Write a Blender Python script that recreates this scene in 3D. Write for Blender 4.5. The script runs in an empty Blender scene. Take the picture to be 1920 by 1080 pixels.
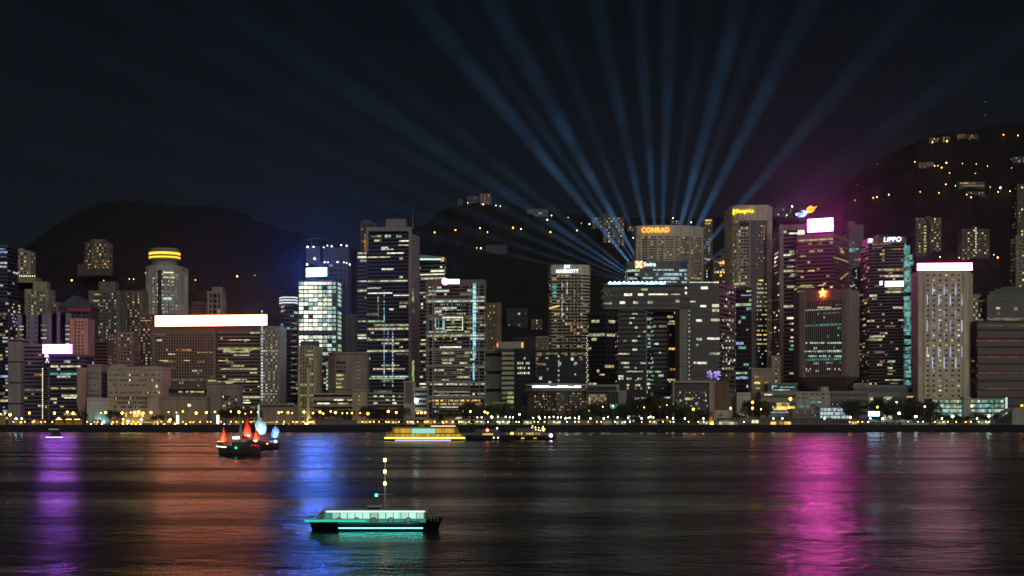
import bpy, math, random
from math import radians as R, sin, cos, pi, atan2, hypot, tan
from mathutils import Vector, Matrix
random.seed(11)
sc = bpy.context.scene
COL = sc.collection

# ------------------------------------------------------------------ camera
F, CX, HY, CH = 2900.0, 960.0, 780.0, 14.5      # focal length in photo pixels, centre column, horizon row, eye height
cam = bpy.data.cameras.new('camera')
cam.sensor_width = 36.0
cam.lens = F / 1920.0 * 36.0
cam.shift_y = (HY - 540.0) / 1920.0
cam.clip_start, cam.clip_end = 1.0, 60000.0
camo = bpy.data.objects.new('camera', cam)
COL.objects.link(camo)
camo.location = (0, 0, CH)
camo.rotation_euler = (R(90), 0, 0)
sc.camera = camo

# ------------------------------------------------------------------ night sky
world = bpy.data.worlds.new('World')
sc.world = world
world.use_nodes = True
wn, wl = world.node_tree.nodes, world.node_tree.links
wn.clear()
w_out = wn.new('ShaderNodeOutputWorld')
sky = wn.new('ShaderNodeTexSky')
sky.sky_type = 'NISHITA'
sky.sun_disc = False
sky.sun_elevation = R(-9.0)
sky.sun_rotation = R(200)
sky.air_density, sky.dust_density = 1.0, 1.5
bg = wn.new('ShaderNodeBackground')
bg.inputs[1].default_value = 0.1
wl.new(sky.outputs[0], bg.inputs[0])
# faint city light pollution in the night sky, a little stronger near the horizon
geo = wn.new('ShaderNodeTexCoord')
sep = wn.new('ShaderNodeSeparateXYZ')
ramp = wn.new('ShaderNodeValToRGB')
wl.new(geo.outputs['Generated'], sep.inputs[0])
wl.new(sep.outputs['Z'], ramp.inputs[0])
ramp.color_ramp.elements[0].position = 0.0
ramp.color_ramp.elements[0].color = (0.0098, 0.0134, 0.0182, 1)
ramp.color_ramp.elements[1].position = 0.30
ramp.color_ramp.elements[1].color = (0.0018, 0.0037, 0.0055, 1)
bg2 = wn.new('ShaderNodeBackground')
bg2.inputs[1].default_value = 1.0
wl.new(ramp.outputs[0], bg2.inputs[0])
addw = wn.new('ShaderNodeAddShader')
wl.new(bg.outputs[0], addw.inputs[0]); wl.new(bg2.outputs[0], addw.inputs[1])
wl.new(addw.outputs[0], w_out.inputs[0])

# the one sun lamp: night strength, broad and warm, coming from over the camera's shore
sl = bpy.data.lights.new('sun', 'SUN')
sl.energy = 0.62
sl.angle = R(60)
sl.color = (1.0, 0.95, 0.83)
slo = bpy.data.objects.new('sun', sl)
COL.objects.link(slo)
slo.rotation_euler = (R(62), 0, R(20))

sc.view_settings.view_transform = 'Standard'
sc.view_settings.look = 'None'
sc.view_settings.exposure = 0.0
sc.view_settings.gamma = 1.0
sc.render.engine = 'CYCLES'
sc.cycles.max_bounces = 5
sc.cycles.diffuse_bounces = 2
sc.cycles.glossy_bounces = 3
sc.cycles.transmission_bounces = 3
sc.cycles.volume_bounces = 0
sc.cycles.sample_clamp_indirect = 3.0
sc.cycles.use_denoising = True
sc.cycles.use_light_tree = True
sc.cycles.caustics_reflective = True

# ------------------------------------------------------------------ helpers
WATER_END = 1402.0
GZ = 6.3                                          # quay level

def PX(px, Y): return (px - CX) * Y / F
def PZ(py, Y): return CH + (HY - py) * Y / F

def tag(o, label=None, cat=None, group=None, kind=None):
    if label: o['label'] = label
    if cat: o['category'] = cat
    if group: o['group'] = group
    if kind: o['kind'] = kind
    return o

def empty(name, loc=(0, 0, 0), rz=0.0, parent=None):
    o = bpy.data.objects.new(name, None)
    o.empty_display_size = 1.0
    COL.objects.link(o)
    o.location = loc
    o.rotation_euler = (0, 0, rz)
    if parent: o.parent = parent
    return o

class MB:
    """collects shapes, then links them as ONE mesh object"""
    def __init__(s): s.v, s.f, s.m = [], [], []
    def face(s, pts, mat=0):
        b = len(s.v); s.v += [tuple(p) for p in pts]; s.f.append(tuple(range(b, b + len(pts)))); s.m.append(mat)
    def box(s, x0, x1, y0, y1, z0, z1, mat=0):
        b = len(s.v)
        s.v += [(x0,y0,z0),(x1,y0,z0),(x1,y1,z0),(x0,y1,z0),(x0,y0,z1),(x1,y0,z1),(x1,y1,z1),(x0,y1,z1)]
        for q in ((0,3,2,1),(4,5,6,7),(0,1,5,4),(1,2,6,5),(2,3,7,6),(3,0,4,7)):
            s.f.append(tuple(b + i for i in q)); s.m.append(mat)
    def obox(s, c, t, n, lx, ly, lz, mat=0):
        """box centred on c, lx along unit t, ly along unit n, lz up"""
        b = len(s.v); c = Vector(c); t = Vector((t[0], t[1], 0)); n = Vector((n[0], n[1], 0)); u = Vector((0, 0, 1))
        for dz in (-.5, .5):
            for dx, dy in ((-.5,-.5),(.5,-.5),(.5,.5),(-.5,.5)):
                s.v.append(tuple(c + t*dx*lx + n*dy*ly + u*dz*lz))
        for q in ((0,3,2,1),(4,5,6,7),(0,1,5,4),(1,2,6,5),(2,3,7,6),(3,0,4,7)):
            s.f.append(tuple(b + i for i in q)); s.m.append(mat)
    def prism(s, pts, z0, z1, mat=0, top=True, pts1=None):
        n = len(pts); b = len(s.v); pts1 = pts1 or pts
        s.v += [(p[0], p[1], z0) for p in pts] + [(p[0], p[1], z1) for p in pts1]
        for i in range(n):
            j = (i + 1) % n
            s.f.append((b+i, b+j, b+n+j, b+n+i)); s.m.append(mat)
        if top:
            s.f.append(tuple(b+n+i for i in range(n))); s.m.append(mat)
            s.f.append(tuple(b+i for i in reversed(range(n)))); s.m.append(mat)
    def tube(s, p, q, r0, r1=None, n=6, mat=0, caps=True):
        r1 = r0 if r1 is None else r1
        p, q = Vector(p), Vector(q); d = (q - p).normalized()
        a = d.orthogonal().normalized(); c = d.cross(a); b = len(s.v)
        for o, r in ((p, r0), (q, r1)):
            for i in range(n):
                th = 2*pi*i/n; s.v.append(tuple(o + a*cos(th)*r + c*sin(th)*r))
        for i in range(n):
            j = (i+1) % n; s.f.append((b+i, b+j, b+n+j, b+n+i)); s.m.append(mat)
        if caps:
            s.f.append(tuple(b+i for i in reversed(range(n)))); s.m.append(mat)
            s.f.append(tuple(b+n+i for i in range(n))); s.m.append(mat)
    def ball(s, c, r, nu=8, nv=5, mat=0, sz=1.0):
        b = len(s.v); c = Vector(c)
        s.v.append(tuple(c + Vector((0,0,-r*sz))))
        for k in range(1, nv):
            ph = -pi/2 + pi*k/nv
            for i in range(nu):
                th = 2*pi*i/nu; s.v.append((c.x + r*cos(ph)*cos(th), c.y + r*cos(ph)*sin(th), c.z + r*sz*sin(ph)))
        s.v.append(tuple(c + Vector((0,0,r*sz)))); e = len(s.v) - 1
        for i in range(nu):
            j = (i+1) % nu; s.f.append((b, b+1+j, b+1+i)); s.m.append(mat)
        for k in range(nv-2):
            for i in range(nu):
                j = (i+1) % nu; o = b+1+k*nu; s.f.append((o+i, o+j, o+nu+j, o+nu+i)); s.m.append(mat)
        o = b+1+(nv-2)*nu
        for i in range(nu):
            j = (i+1) % nu; s.f.append((o+i, o+j, e)); s.m.append(mat)
    def mesh(s, name, mats):
        me = bpy.data.meshes.new(name)
        me.from_pydata(s.v, [], s.f)
        for m in (mats if isinstance(mats, (list, tuple)) else [mats]): me.materials.append(m)
        if any(s.m): me.polygons.foreach_set('material_index', s.m)
        me.update()
        return me
    def build(s, name, mats, parent=None, loc=None, smooth=False):
        me = s.mesh(name, mats)
        if smooth: me.shade_smooth()
        o = bpy.data.objects.new(name, me)
        COL.objects.link(o)
        if parent: o.parent = parent
        if loc: o.location = loc
        return o

def link_mesh(name, me, parent=None, loc=(0,0,0), rot=(0,0,0), scale=(1,1,1)):
    o = bpy.data.objects.new(name, me); COL.objects.link(o)
    if parent: o.parent = parent
    o.location, o.rotation_euler, o.scale = loc, rot, scale
    return o

# ------------------------------------------------------------------ materials
def new_mat(name):
    m = bpy.data.materials.new(name); m.use_nodes = True
    nt = m.node_tree
    return m, nt, nt.nodes, nt.links, nt.nodes['Principled BSDF']

_wall = {}
def wall(rgb, rough=0.75, var=0.22, scale=0.05, streak=True):
    """painted concrete or stone: base colour with soft blotches and vertical weather streaks"""
    key = (tuple(rgb), rough, var, scale)
    if key in _wall: return _wall[key]
    m, nt, N, L, P = new_mat('wall_paint')
    P.inputs['Roughness'].default_value = rough
    g = N.new('ShaderNodeNewGeometry')
    mp = N.new('ShaderNodeMapping'); mp.inputs['Scale'].default_value = (scale*6, scale*6, scale)
    L.new(g.outputs['Position'], mp.inputs[0])
    nz = N.new('ShaderNodeTexNoise'); nz.inputs['Scale'].default_value = 1.0; nz.inputs['Detail'].default_value = 5.0
    L.new(mp.outputs[0], nz.inputs[0])
    mr = N.new('ShaderNodeMapRange'); mr.inputs[1].default_value = .3; mr.inputs[2].default_value = .7
    mr.inputs[3].default_value = 1-var; mr.inputs[4].default_value = 1+var
    L.new(nz.outputs[0], mr.inputs[0])
    mx = N.new('ShaderNodeVectorMath'); mx.operation = 'SCALE'
    mx.inputs[0].default_value = rgb
    L.new(mr.outputs[0], mx.inputs['Scale'])
    L.new(mx.outputs[0], P.inputs['Base Color'])
    _wall[key] = m
    return m

_glass = {}
def glass(rgb=(0.012, 0.016, 0.024), rough=0.12):
    key = (tuple(rgb), rough)
    if key in _glass: return _glass[key]
    m, nt, N, L, P = new_mat('dark_glass')
    P.inputs['Base Color'].default_value = (*rgb, 1)
    P.inputs['Roughness'].default_value = rough
    P.inputs['IOR'].default_value = 1.55
    _glass[key] = m
    return m

def emit(name, rgb, strength, rooms=0.0, cell=(2.2, 2.2, 3.0), sample=False, lo=0.25, hi=1.5):
    """a surface that gives off light; rooms > 0 lets the brightness change from room to room"""
    m = bpy.data.materials.new(name); m.use_nodes = True
    N, L = m.node_tree.nodes, m.node_tree.links
    N.clear()
    out = N.new('ShaderNodeOutputMaterial'); e = N.new('ShaderNodeEmission')
    e.inputs[0].default_value = (*rgb, 1); e.inputs[1].default_value = strength
    L.new(e.outputs[0], out.inputs[0])
    if rooms:
        g = N.new('ShaderNodeNewGeometry')
        dv = N.new('ShaderNodeVectorMath'); dv.operation = 'DIVIDE'; dv.inputs[1].default_value = cell
        fl = N.new('ShaderNodeVectorMath'); fl.operation = 'FLOOR'
        wnz = N.new('ShaderNodeTexWhiteNoise'); wnz.noise_dimensions = '3D'
        mr = N.new('ShaderNodeMapRange'); mr.inputs[3].default_value = lo*strength; mr.inputs[4].default_value = hi*strength
        L.new(g.outputs['Position'], dv.inputs[0]); L.new(dv.outputs[0], fl.inputs[0]); L.new(fl.outputs[0], wnz.inputs[0])
        L.new(wnz.outputs['Value'], mr.inputs[0]); L.new(mr.outputs[0], e.inputs[1])
    m.cycles.emission_sampling = 'AUTO' if sample else 'NONE'
    return m

def plain(name, rgb, rough=0.6, metal=0.0):
    m, nt, N, L, P = new_mat(name)
    P.inputs['Base Color'].default_value = (*rgb, 1); P.inputs['Roughness'].default_value = rough
    P.inputs['Metallic'].default_value = metal
    return m
# ------------------------------------------------------------------ water
def water_mat():
    m, nt, N, L, P = new_mat('harbour_water')
    P.inputs['Base Color'].default_value = (0.004, 0.006, 0.008, 1)
    P.inputs['IOR'].default_value = 1.17
    P.inputs['Roughness'].default_value = WROUGH
    P.inputs['Specular IOR Level'].default_value = 0.5
    g = N.new('ShaderNodeNewGeometry')
    prev = None
    # long swell lines, then wind ripples: crests run across the view
    for (sx, sy, dist, det) in ((0.024, 0.032, 0.85, 2.0), (0.09, 0.13, 0.60, 3.0), (0.40, 0.60, 0.24, 3.0)):
        mp = N.new('ShaderNodeMapping'); mp.inputs['Scale'].default_value = (sx, sy, 1); mp.inputs['Rotation'].default_value = (0, 0, R(7))
        L.new(g.outputs['Position'], mp.inputs[0])
        nz = N.new('ShaderNodeTexNoise'); nz.inputs['Scale'].default_value = 1.0; nz.inputs['Detail'].default_value = det
        nz.inputs['Roughness'].default_value = 0.55; nz.inputs['Distortion'].default_value = 0.4
        L.new(mp.outputs[0], nz.inputs[0])
        b = N.new('ShaderNodeBump'); b.inputs['Strength'].default_value = 1.0; b.inputs['Distance'].default_value = dist
        L.new(nz.outputs[0], b.inputs['Height'])
        if prev: L.new(prev.outputs[0], b.inputs['Normal'])
        prev = b
    # gusts: patches of rougher and smoother water
    mp = N.new('ShaderNodeMapping'); mp.inputs['Scale'].default_value = (0.006, 0.022, 1)
    L.new(g.outputs['Position'], mp.inputs[0])
    nz = N.new('ShaderNodeTexNoise'); nz.inputs['Scale'].default_value = 1.0; nz.inputs['Detail'].default_value = 4.0
    L.new(mp.outputs[0], nz.inputs[0])
    mr = N.new('ShaderNodeMapRange'); mr.inputs[1].default_value = .35; mr.inputs[2].default_value = .65; mr.inputs[3].default_value = WROUGH-.09; mr.inputs[4].default_value = WROUGH+.09
    L.new(nz.outputs[0], mr.inputs[0]); L.new(mr.outputs[0], P.inputs['Roughness'])
    L.new(prev.outputs[0], P.inputs['Normal'])
    return m
WROUGH = 0.24
w = MB()
w.face([(-5000,-600,0),(5000,-600,0),(5000,WATER_END+30,0),(-5000,WATER_END+30,0)])
tag(w.build('harbour_water', water_mat()), kind='structure')

# ------------------------------------------------------------------ land behind the sea wall
m_ground = wall((0.07, 0.066, 0.06), 0.9, 0.35, 0.02)
g = MB(); g.face([(-16000,WATER_END+3,GZ),(16000,WATER_END+3,GZ),(16000,40000,GZ),(-16000,40000,GZ)])
tag(g.build('ground', m_ground), kind='structure')
m_sea = wall((0.018, 0.020, 0.026), 0.85, 0.4, 0.08)
g = MB()
g.box(-4000, 4000, WATER_END, WATER_END+2.9, -3, GZ+0.25)
g.box(-4000, 4000, WATER_END-0.35, WATER_END-0.003, 1.2, 1.6)
for k in range(-70, 71):
    g.box(k*9.0-0.35, k*9.0+0.35, WATER_END-0.55, WATER_END-0.36, -2, 4.6)
tag(g.build('sea_wall', m_sea), 'long dark sea wall with timber fenders along the far shore', 'sea wall', kind='structure')
m_road = wall((0.05, 0.05, 0.052), 0.9, 0.3, 0.05)
g = MB(); g.face([(-4000,1446,GZ+.004),(4000,1446,GZ+.004),(4000,1458,GZ+.004),(-4000,1458,GZ+.004)])
tag(g.build('road', m_road), kind='structure')
m_lawn = plain('lawn_grass', (0.04, 0.08, 0.02), 0.95)
g = MB(); g.face([(40,1412,GZ+.004),(560,1412,GZ+.004),(560,1440,GZ+.004),(40,1440,GZ+.004)])
tag(g.build('lawn', m_lawn), kind='structure')

# ------------------------------------------------------------------ hills
def vnoise(x, y, s=0):
    def h(i, j):
        n = math.sin(i*127.1 + j*311.7 + s*74.7) * 43758.5453
        return n - math.floor(n)
    xi, yi = math.floor(x), math.floor(y); fx, fy = x-xi, y-yi
    fx, fy = fx*fx*(3-2*fx), fy*fy*(3-2*fy)
    a = h(xi,yi)*(1-fx)+h(xi+1,yi)*fx; b = h(xi,yi+1)*(1-fx)+h(xi+1,yi+1)*fx
    return a*(1-fy)+b*fy
def interp(tab, x):
    if x <= tab[0][0]: return tab[0][1]
    for (a, b), (c, d) in zip(tab, tab[1:]):
        if x <= c: t = (x-a)/(c-a); t = t*t*(3-2*t)*0.5 + t*0.5; return b + (d-b)*t
    return tab[-1][1]
class Hill:
    """a wooded hillside: rises from its foot y0 to the ridge at y1 and falls away behind it"""
    def __init__(s, ridge, y0, y1, pw=1.0): s.ridge, s.y0, s.y1, s.pw = ridge, y0, y1, pw
    def z(s, X, Y, rough=True):
        px = CX + X*F/s.y1
        top = PZ(interp(s.ridge, px), s.y1)
        if Y <= s.y1: t = max(0.0, (Y-s.y0)/(s.y1-s.y0)) ** s.pw
        else: t = max(0.0, 1 - ((Y-s.y1)/(s.y1*0.45))**1.5)
        z = GZ - 4 + (top - GZ + 4) * t
        if rough:
            r = (vnoise(X/140, Y/140, 1)-.5)*26*t*(1-t)*4 + (vnoise(X/38, Y/38, 2)-.5)*9*min(1, t*3) + (vnoise(X/13, Y/13, 3)-.5)*7*min(1, t*3)
            z += r
        return z
    def at(s, px, py):
        """the point of the slope that stands in column px at row py"""
        for k in range(400):
            Y = s.y0 + (s.y1-s.y0)*k/399
            X = PX(px, Y)
            if s.z(X, Y, False) >= PZ(py, Y): break
        return X, Y, s.z(X, Y)
    def build(s, name, mat, pxa, pxb, dx, ny):
        xa, xb = PX(pxa, s.y1), PX(pxb, s.y1)
        nx = int((xb-xa)/dx)
        ys = [s.y0 + (s.y1-s.y0)*j/ny for j in range(ny+1)] + [s.y1*(1+0.45*j/5) for j in range(1, 6)]
        v = [(xa+(xb-xa)*i/nx, y, s.z(xa+(xb-xa)*i/nx, y)) for y in ys for i in range(nx+1)]
        f = [(j*(nx+1)+i, j*(nx+1)+i+1, (j+1)*(nx+1)+i+1, (j+1)*(nx+1)+i) for j in range(len(ys)-1) for i in range(nx)]
        me = bpy.data.meshes.new(name); me.from_pydata(v, [], f); me.materials.append(mat); me.update()
        o = bpy.data.objects.new(name, me); COL.objects.link(o)
        return tag(o, kind='structure')
m_hill = wall((0.010, 0.012, 0.011), 1.0, 0.55, 0.02)
hill_far = Hill([(-500,560),(-100,545),(0,492),(50,462),(100,424),(150,396),(190,379),(235,375),(285,379),(330,388),(390,387),(425,390),(455,402),(500,421),(540,431),(590,447),(640,462),(700,472),(780,500),(1000,560),(1400,600)], 3600, 5200, 1.1)
hill_far.build('far_hill', m_hill, -500, 1400, 18, 26)
hill_mid = Hill([(300,640),(520,560),(620,500),(690,470),(740,445),(790,422),(830,396),(860,380),(900,372),(940,378),(990,392),(1050,402),(1110,404),(1170,407),(1240,410),(1300,408),(1380,405),(1450,395),(1500,395),(1560,410),(1700,470),(1900,560)], 2150, 3300, 1.25)
hill_mid.build('peak_hill', m_hill, 300, 1900, 13, 40)
hill_east = Hill([(1200,640),(1400,520),(1480,440),(1530,392),(1570,358),(1620,318),(1670,286),(1720,263),(1780,249),(1850,238),(1920,233),(2050,228),(2300,260)], 2050, 2900, 1.15)
hill_east.build('east_hill', m_hill, 1200, 2300, 11, 44)
# ------------------------------------------------------------------ lit window colours
def P_(name, rgb, s, **k): return emit(name, rgb, s*.66, rooms=1.0, **k)
LIT = {
 'w': P_('lit_warm_white', (1.0, 0.88, 0.54), 0.85),
 'y': P_('lit_yellow', (1.0, 0.76, 0.26), 0.75),
 'g': P_('lit_greenish', (0.80, 1.0, 0.58), 0.70),
 'c': P_('lit_cool_white', (0.80, 0.97, 0.95), 0.85),
 't': P_('lit_teal', (0.30, 0.90, 0.80), 0.55),
 'o': P_('lit_orange', (1.0, 0.42, 0.12), 0.60),
 'b': P_('lit_pale_blue', (0.45, 0.62, 1.0), 0.80),
 'd': P_('lit_dim', (1.0, 0.78, 0.45), 0.26),
 'l': P_('lit_lime', (0.88, 0.95, 0.32), 0.65),
 'r': P_('lit_red', (1.0, 0.16, 0.10), 0.50),
 'p': P_('lit_mauve', (0.75, 0.45, 1.0), 0.70),
 'W': P_('lit_bright_white', (1.0, 0.98, 0.72), 1.5, lo=.6, hi=1.3),
 'T': P_('lit_pale_teal', (0.62, 1.0, 0.88), 0.80, lo=.5),
 'X': P_('lit_glaring_white', (1.0, 0.97, 0.80), 2.4, lo=.7, hi=1.2),
 'Y': P_('lit_gold', (1.0, 0.66, 0.16), 1.5, lo=.6),
}
_unit = {}
def unit_pane(key):
    if key not in _unit:
        b = MB(); b.face([(-.5,0,-.5),(.5,0,-.5),(.5,0,.5),(-.5,0,.5)])
        _unit[key] = b.mesh('window', LIT[key])
    return _unit[key]

def offset_poly(poly, d):
    n = len(poly); out = []
    for i in range(n):
        p0, p1, p2 = poly[i-1], poly[i], poly[(i+1) % n]
        t1 = (p1-p0).normalized(); t2 = (p2-p1).normalized()
        n1 = Vector((t1.y, -t1.x)); n2 = Vector((t2.y, -t2.x))
        out.append(p1 + (n1+n2) / max(.35, 1+n1.dot(n2)) * d)
    return out

def arc(cpx, rpx, Y, a0=180, a1=360, n=9, squash=1.0):
    """front half of a round tower as a chain of (world x, y) points"""
    r = rpx*Y/F; cx = PX(cpx, Y)
    return [Vector((cx + r*cos(R(a0+(a1-a0)*i/(n-1))), Y + r*squash + r*squash*sin(R(a0+(a1-a0)*i/(n-1))))) for i in range(n)]

class Tower: pass

def tower(name, label, chain, top, D=28, fp=7.0, bp=6.0, style='ribbon', wc=(.30,.28,.26), gc=(.012,.016,.024),
          bf=.50, pf=.30, lit=.12, pal='wwyg', run=3, rowp=.04, rowpal=None, crown=5.0, base=None, bot=0.0, cap=100, cat='tower',
          prot=.45, side=True, sidelit=None, group=None, skip=None, wrough=.75, gr=.14):
    pts = [p.copy() if isinstance(p, Vector) else Vector((PX(p[0], p[1]), p[1])) for p in chain]
    Yr = min(p.y for p in pts)
    z0 = GZ if base is None else base
    z1 = PZ(top, Yr)
    H = z1 - z0
    s = Yr / F
    a, b = pts[0], pts[-1]
    poly = pts + [Vector((b.x, max(b.y, Yr)+D)), Vector((a.x, max(a.y, Yr)+D))]
    root = empty(name, ((a.x+b.x)/2, Yr, z0))
    tag(root, label, cat, group)
    o = Vector((root.location.x, root.location.y))
    lp = [p - o for p in poly]
    if lit == 0: rowp = 0
    T = Tower(); T.root, T.o, T.H, T.s, T.Y, T.poly, T.n = root, o, H, s, Yr, lp, len(pts)
    T.z0 = z0; T.prot = prot
    mw, mg = wall(wc, wrough), glass(gc, gr)
    T.mw, T.mg = mw, mg
    h = fp*s; hc = crown*s; hb = bot*s
    nf = max(1, int(round((H-hc-hb)/h))); h = (H-hc-hb)/nf
    core = MB(); core.prism(lp, 0, H-0.05)
    core.build('glass_wall', mg, root)
    if prot > 0:
        bands = MB(); out = offset_poly(lp, prot)
        if style != 'fins':
            for k in range(nf):
                if k == 0 and hb > 0: continue
                bands.prism(out, hb+k*h, hb+k*h+bf*h)
        bands.prism(offset_poly(lp, prot+.15), H-max(hc, .5), H)
        if hb > 0 or style == 'fins': bands.prism(offset_poly(lp, prot+.12), 0, max(hb + bf*h, 1.0))
        bands.build('spandrel', mw, root)
    # faces seen from the water: the front chain and the flank that turns to the middle
    edges = [(lp[i], lp[i+1], True) for i in range(len(pts)-1)]
    if side and D >= 10:
        edges.append((lp[len(pts)-1], lp[len(pts)], False) if o.x < 0 else (lp[-1], lp[0], False))
    piers = MB(); wins = []
    T.edges = edges
    for (A, B, front) in edges:
        L = (B-A).length
        if L < .8: continue
        t = (B-A)/L; n = Vector((t.y, -t.x)); ang = atan2(t.y, t.x)
        nb = max(1, int(round(L/(bp*s)))); bw = L/nb
        if style in ('grid', 'fins') and prot > 0:
            for i in range(nb+1):
                w_ = pf*bw*(1.6 if i in (0, nb) else 1.0)
                xx = min(max(i*bw, w_*.5), L-w_*.5)
                c = A + t*xx + n*(prot*.5+.09)
                piers.obox((c.x, c.y, H/2), t, n, w_, prot+.18, H-.06)
        gap = (pf*bw*.5+.02) if style in ('grid', 'fins') else .12
        lp_, rp_ = (lit*1.25, rowp) if front else (lit if sidelit is None else sidelit, rowp*.5)
        for k in range(nf):
            zc0, zc1 = hb+k*h+(bf*h if prot > 0 else .2*h)+.06, hb+(k+1)*h-.06
            if style == 'fins': zc0, zc1 = hb+k*h+.35*h, hb+(k+1)*h-.1*h
            full = random.random() < rp_
            key = random.choice(rowpal or pal) if full else None
            i = 0
            while i < nb:
                on = random.random() < (.86 if full else lp_/max(1, run)*1.4)
                if not on: i += 1; continue
                ln = 1 if run <= 1 else min(nb-i, 1+int(random.expovariate(1/run)) if not full else nb)
                kk = key or random.choice(pal)
                zb0 = zc0 + (random.uniform(.15, .5)*(zc1-zc0) if random.random() < .45 else 0)   # blinds and sills differ
                if style in ('grid', 'fins'):
                    for q in range(ln):
                        wins.append(((i+q)*bw+gap, (i+q+1)*bw-gap, zb0, zc1, kk, A, t, n, ang))
                else:
                    wins.append((i*bw+gap, (i+ln)*bw-gap, zb0, zc1, kk, A, t, n, ang))
                i += ln + (0 if full else 1)
    if piers.v: piers.build('pier', mw, root)
    if skip: wins = [w for w in wins if not skip(T, w)]
    T.add = lambda ws: add_windows(T, ws, cap)
    T.count = 0
    add_windows(T, wins, cap)
    return T

def add_windows(T, wins, cap=100):
    wins = [w for w in wins if w[1]-w[0] > .15]
    wins.sort(key=lambda w: -(w[1]-w[0])*(w[3]-w[2]))
    rest = MB(); keys = []
    for w in wins:
        x0, x1, za, zb, kk, A, t, n, ang = w
        c = A + t*((x0+x1)/2) + n*.10
        if T.count < cap:
            T.count += 1
            link_mesh('window', unit_pane(kk), T.root, (c.x, c.y, (za+zb)/2), (0, 0, ang), (x1-x0, 1, zb-za))
        else:
            if kk not in keys: keys.append(kk)
            p, q = A + t*x0 + n*.10, A + t*x1 + n*.10
            rest.face([(p.x,p.y,za),(q.x,q.y,za),(q.x,q.y,zb),(p.x,p.y,zb)], keys.index(kk))
    if rest.v:
        tag(rest.build('window', [LIT[k] for k in keys], T.root), kind='stuff')

def face_of(T, px):
    """the front face that shows in photo column px: (A, t, n, ang, distance along it)"""
    sl = (px-CX)/F
    for (A, B, fr) in T.edges:
        if not fr: continue
        a, b = A + T.o, B + T.o
        # x = sl*y on the segment a-b
        d = b - a; den = d.x - sl*d.y
        if abs(den) < 1e-9: continue
        u = (sl*a.y - a.x)/den
        if -.02 <= u <= 1.02:
            t = d.normalized()
            return A, t, Vector((t.y, -t.x)), atan2(t.y, t.x), u*d.length, (a+d*u).y
    A, B, fr = T.edges[0]; t = (B-A).normalized()
    return A, t, Vector((t.y, -t.x)), atan2(t.y, t.x), (B-A).length*.5, (A+T.o).y

def rows(T, items, off=0.0):
    """lit windows seen at given photo spots of this facade: (px0, px1, py, height in px, colour)"""
    ws = []
    for (p0, p1, py, hp, kk) in items:
        A, t, n, ang, u0, y0 = face_of(T, p0+.01); A1, t1, n1, an1, u1, y1 = face_of(T, p1-.01)
        if (A-A1).length > .01: u1 = u0 + (p1-p0)*y0/F
        zc = PZ(py, y0) - T.z0; hh = hp*y0/F/2
        if zc-hh < 0: continue
        ws.append((u0, u1, zc-hh, zc+hh, kk, A + n*(T.prot+.22+off), t, n, ang))
    add_windows(T, ws, 400)

def fill_uplights(T, pxs, mat, out=3.0, w=1.2):  # amber lamps added at a wall foot to brighten the wall
    for x in pxs:
        A, t, n, ang, u, y0 = face_of(T, x); c = A + t*u + n*out
        b = MB(); b.obox((c.x, c.y, .75), t, n, w, .6, .5); b.obox((c.x, c.y, .25), t, n, w*.5, .4, .499)
        b.build('uplight', mat, T.root)

def rooftop(T, p0, p1, top, mat=None, name='rooftop_block', depth=.6, y=.2):
    D = T.poly[-1].y - T.poly[0].y
    b = MB()
    b.box(PX(p0, T.Y)-T.o.x, PX(p1, T.Y)-T.o.x, y*D+.5, (y+depth)*D, T.H-.03, PZ(top, T.Y)-T.z0)
    return b.build(name, mat or T.mw, T.root)

def mast(T, px, top, y=.3, r=.25):
    D = T.poly[-1].y - T.poly[0].y
    b = MB(); x = PX(px, T.Y)-T.o.x
    b.tube((x, y*D, T.H-.1), (x, y*D, PZ(top, T.Y)-T.z0), r*1.8, r*.5, 6)
    return b.build('antenna', m_steel, T.root)

m_steel = plain('painted_steel', (.28,.29,.30), .5)
m_dark = plain('dark_frame', (.03,.03,.034), .6)

def panel(name, label, T, p0, p1, py0, py1, mat, thick=.8, gap=.2, cat='sign', frame=True, group=None, legs=0.0):
    """a lit board standing just in front of a facade or on a roof edge: > screen, frame, strut"""
    A, t, n, ang, u0, y0 = face_of(T, (p0+p1)/2)
    w = (p1-p0)*y0/F; h = (py1-py0)*y0/F
    c = A + t*u0 + n*(T.prot+gap+thick/2) + T.o
    r = empty(name, (c.x, c.y, PZ((py0+py1)/2, y0)), ang)
    tag(r, label, cat, group)
    b = MB(); b.face([(-w/2,-thick/2,-h/2),(w/2,-thick/2,-h/2),(w/2,-thick/2,h/2),(-w/2,-thick/2,h/2)])
    b.build('screen', mat, r)
    f = MB(); f.box(-w/2-.25, w/2+.25, -thick/2+.05, thick/2, -h/2-.25, h/2+.25)
    f.build('frame', m_dark, r)
    if legs:
        q = MB()
        k = max(2, int(w/6))
        for i in range(k+1):
            x = -w/2 + w*i/k
            q.tube((x, thick/2-.1, -h/2-legs), (x, thick/2-.1, -h/2), .18, .18, 5)
            q.tube((x, thick/2+2.5, -h/2-legs), (x, thick/2, h/2-.3), .15, .15, 5)
        q.build('strut', m_steel, r)
    return r

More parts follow.
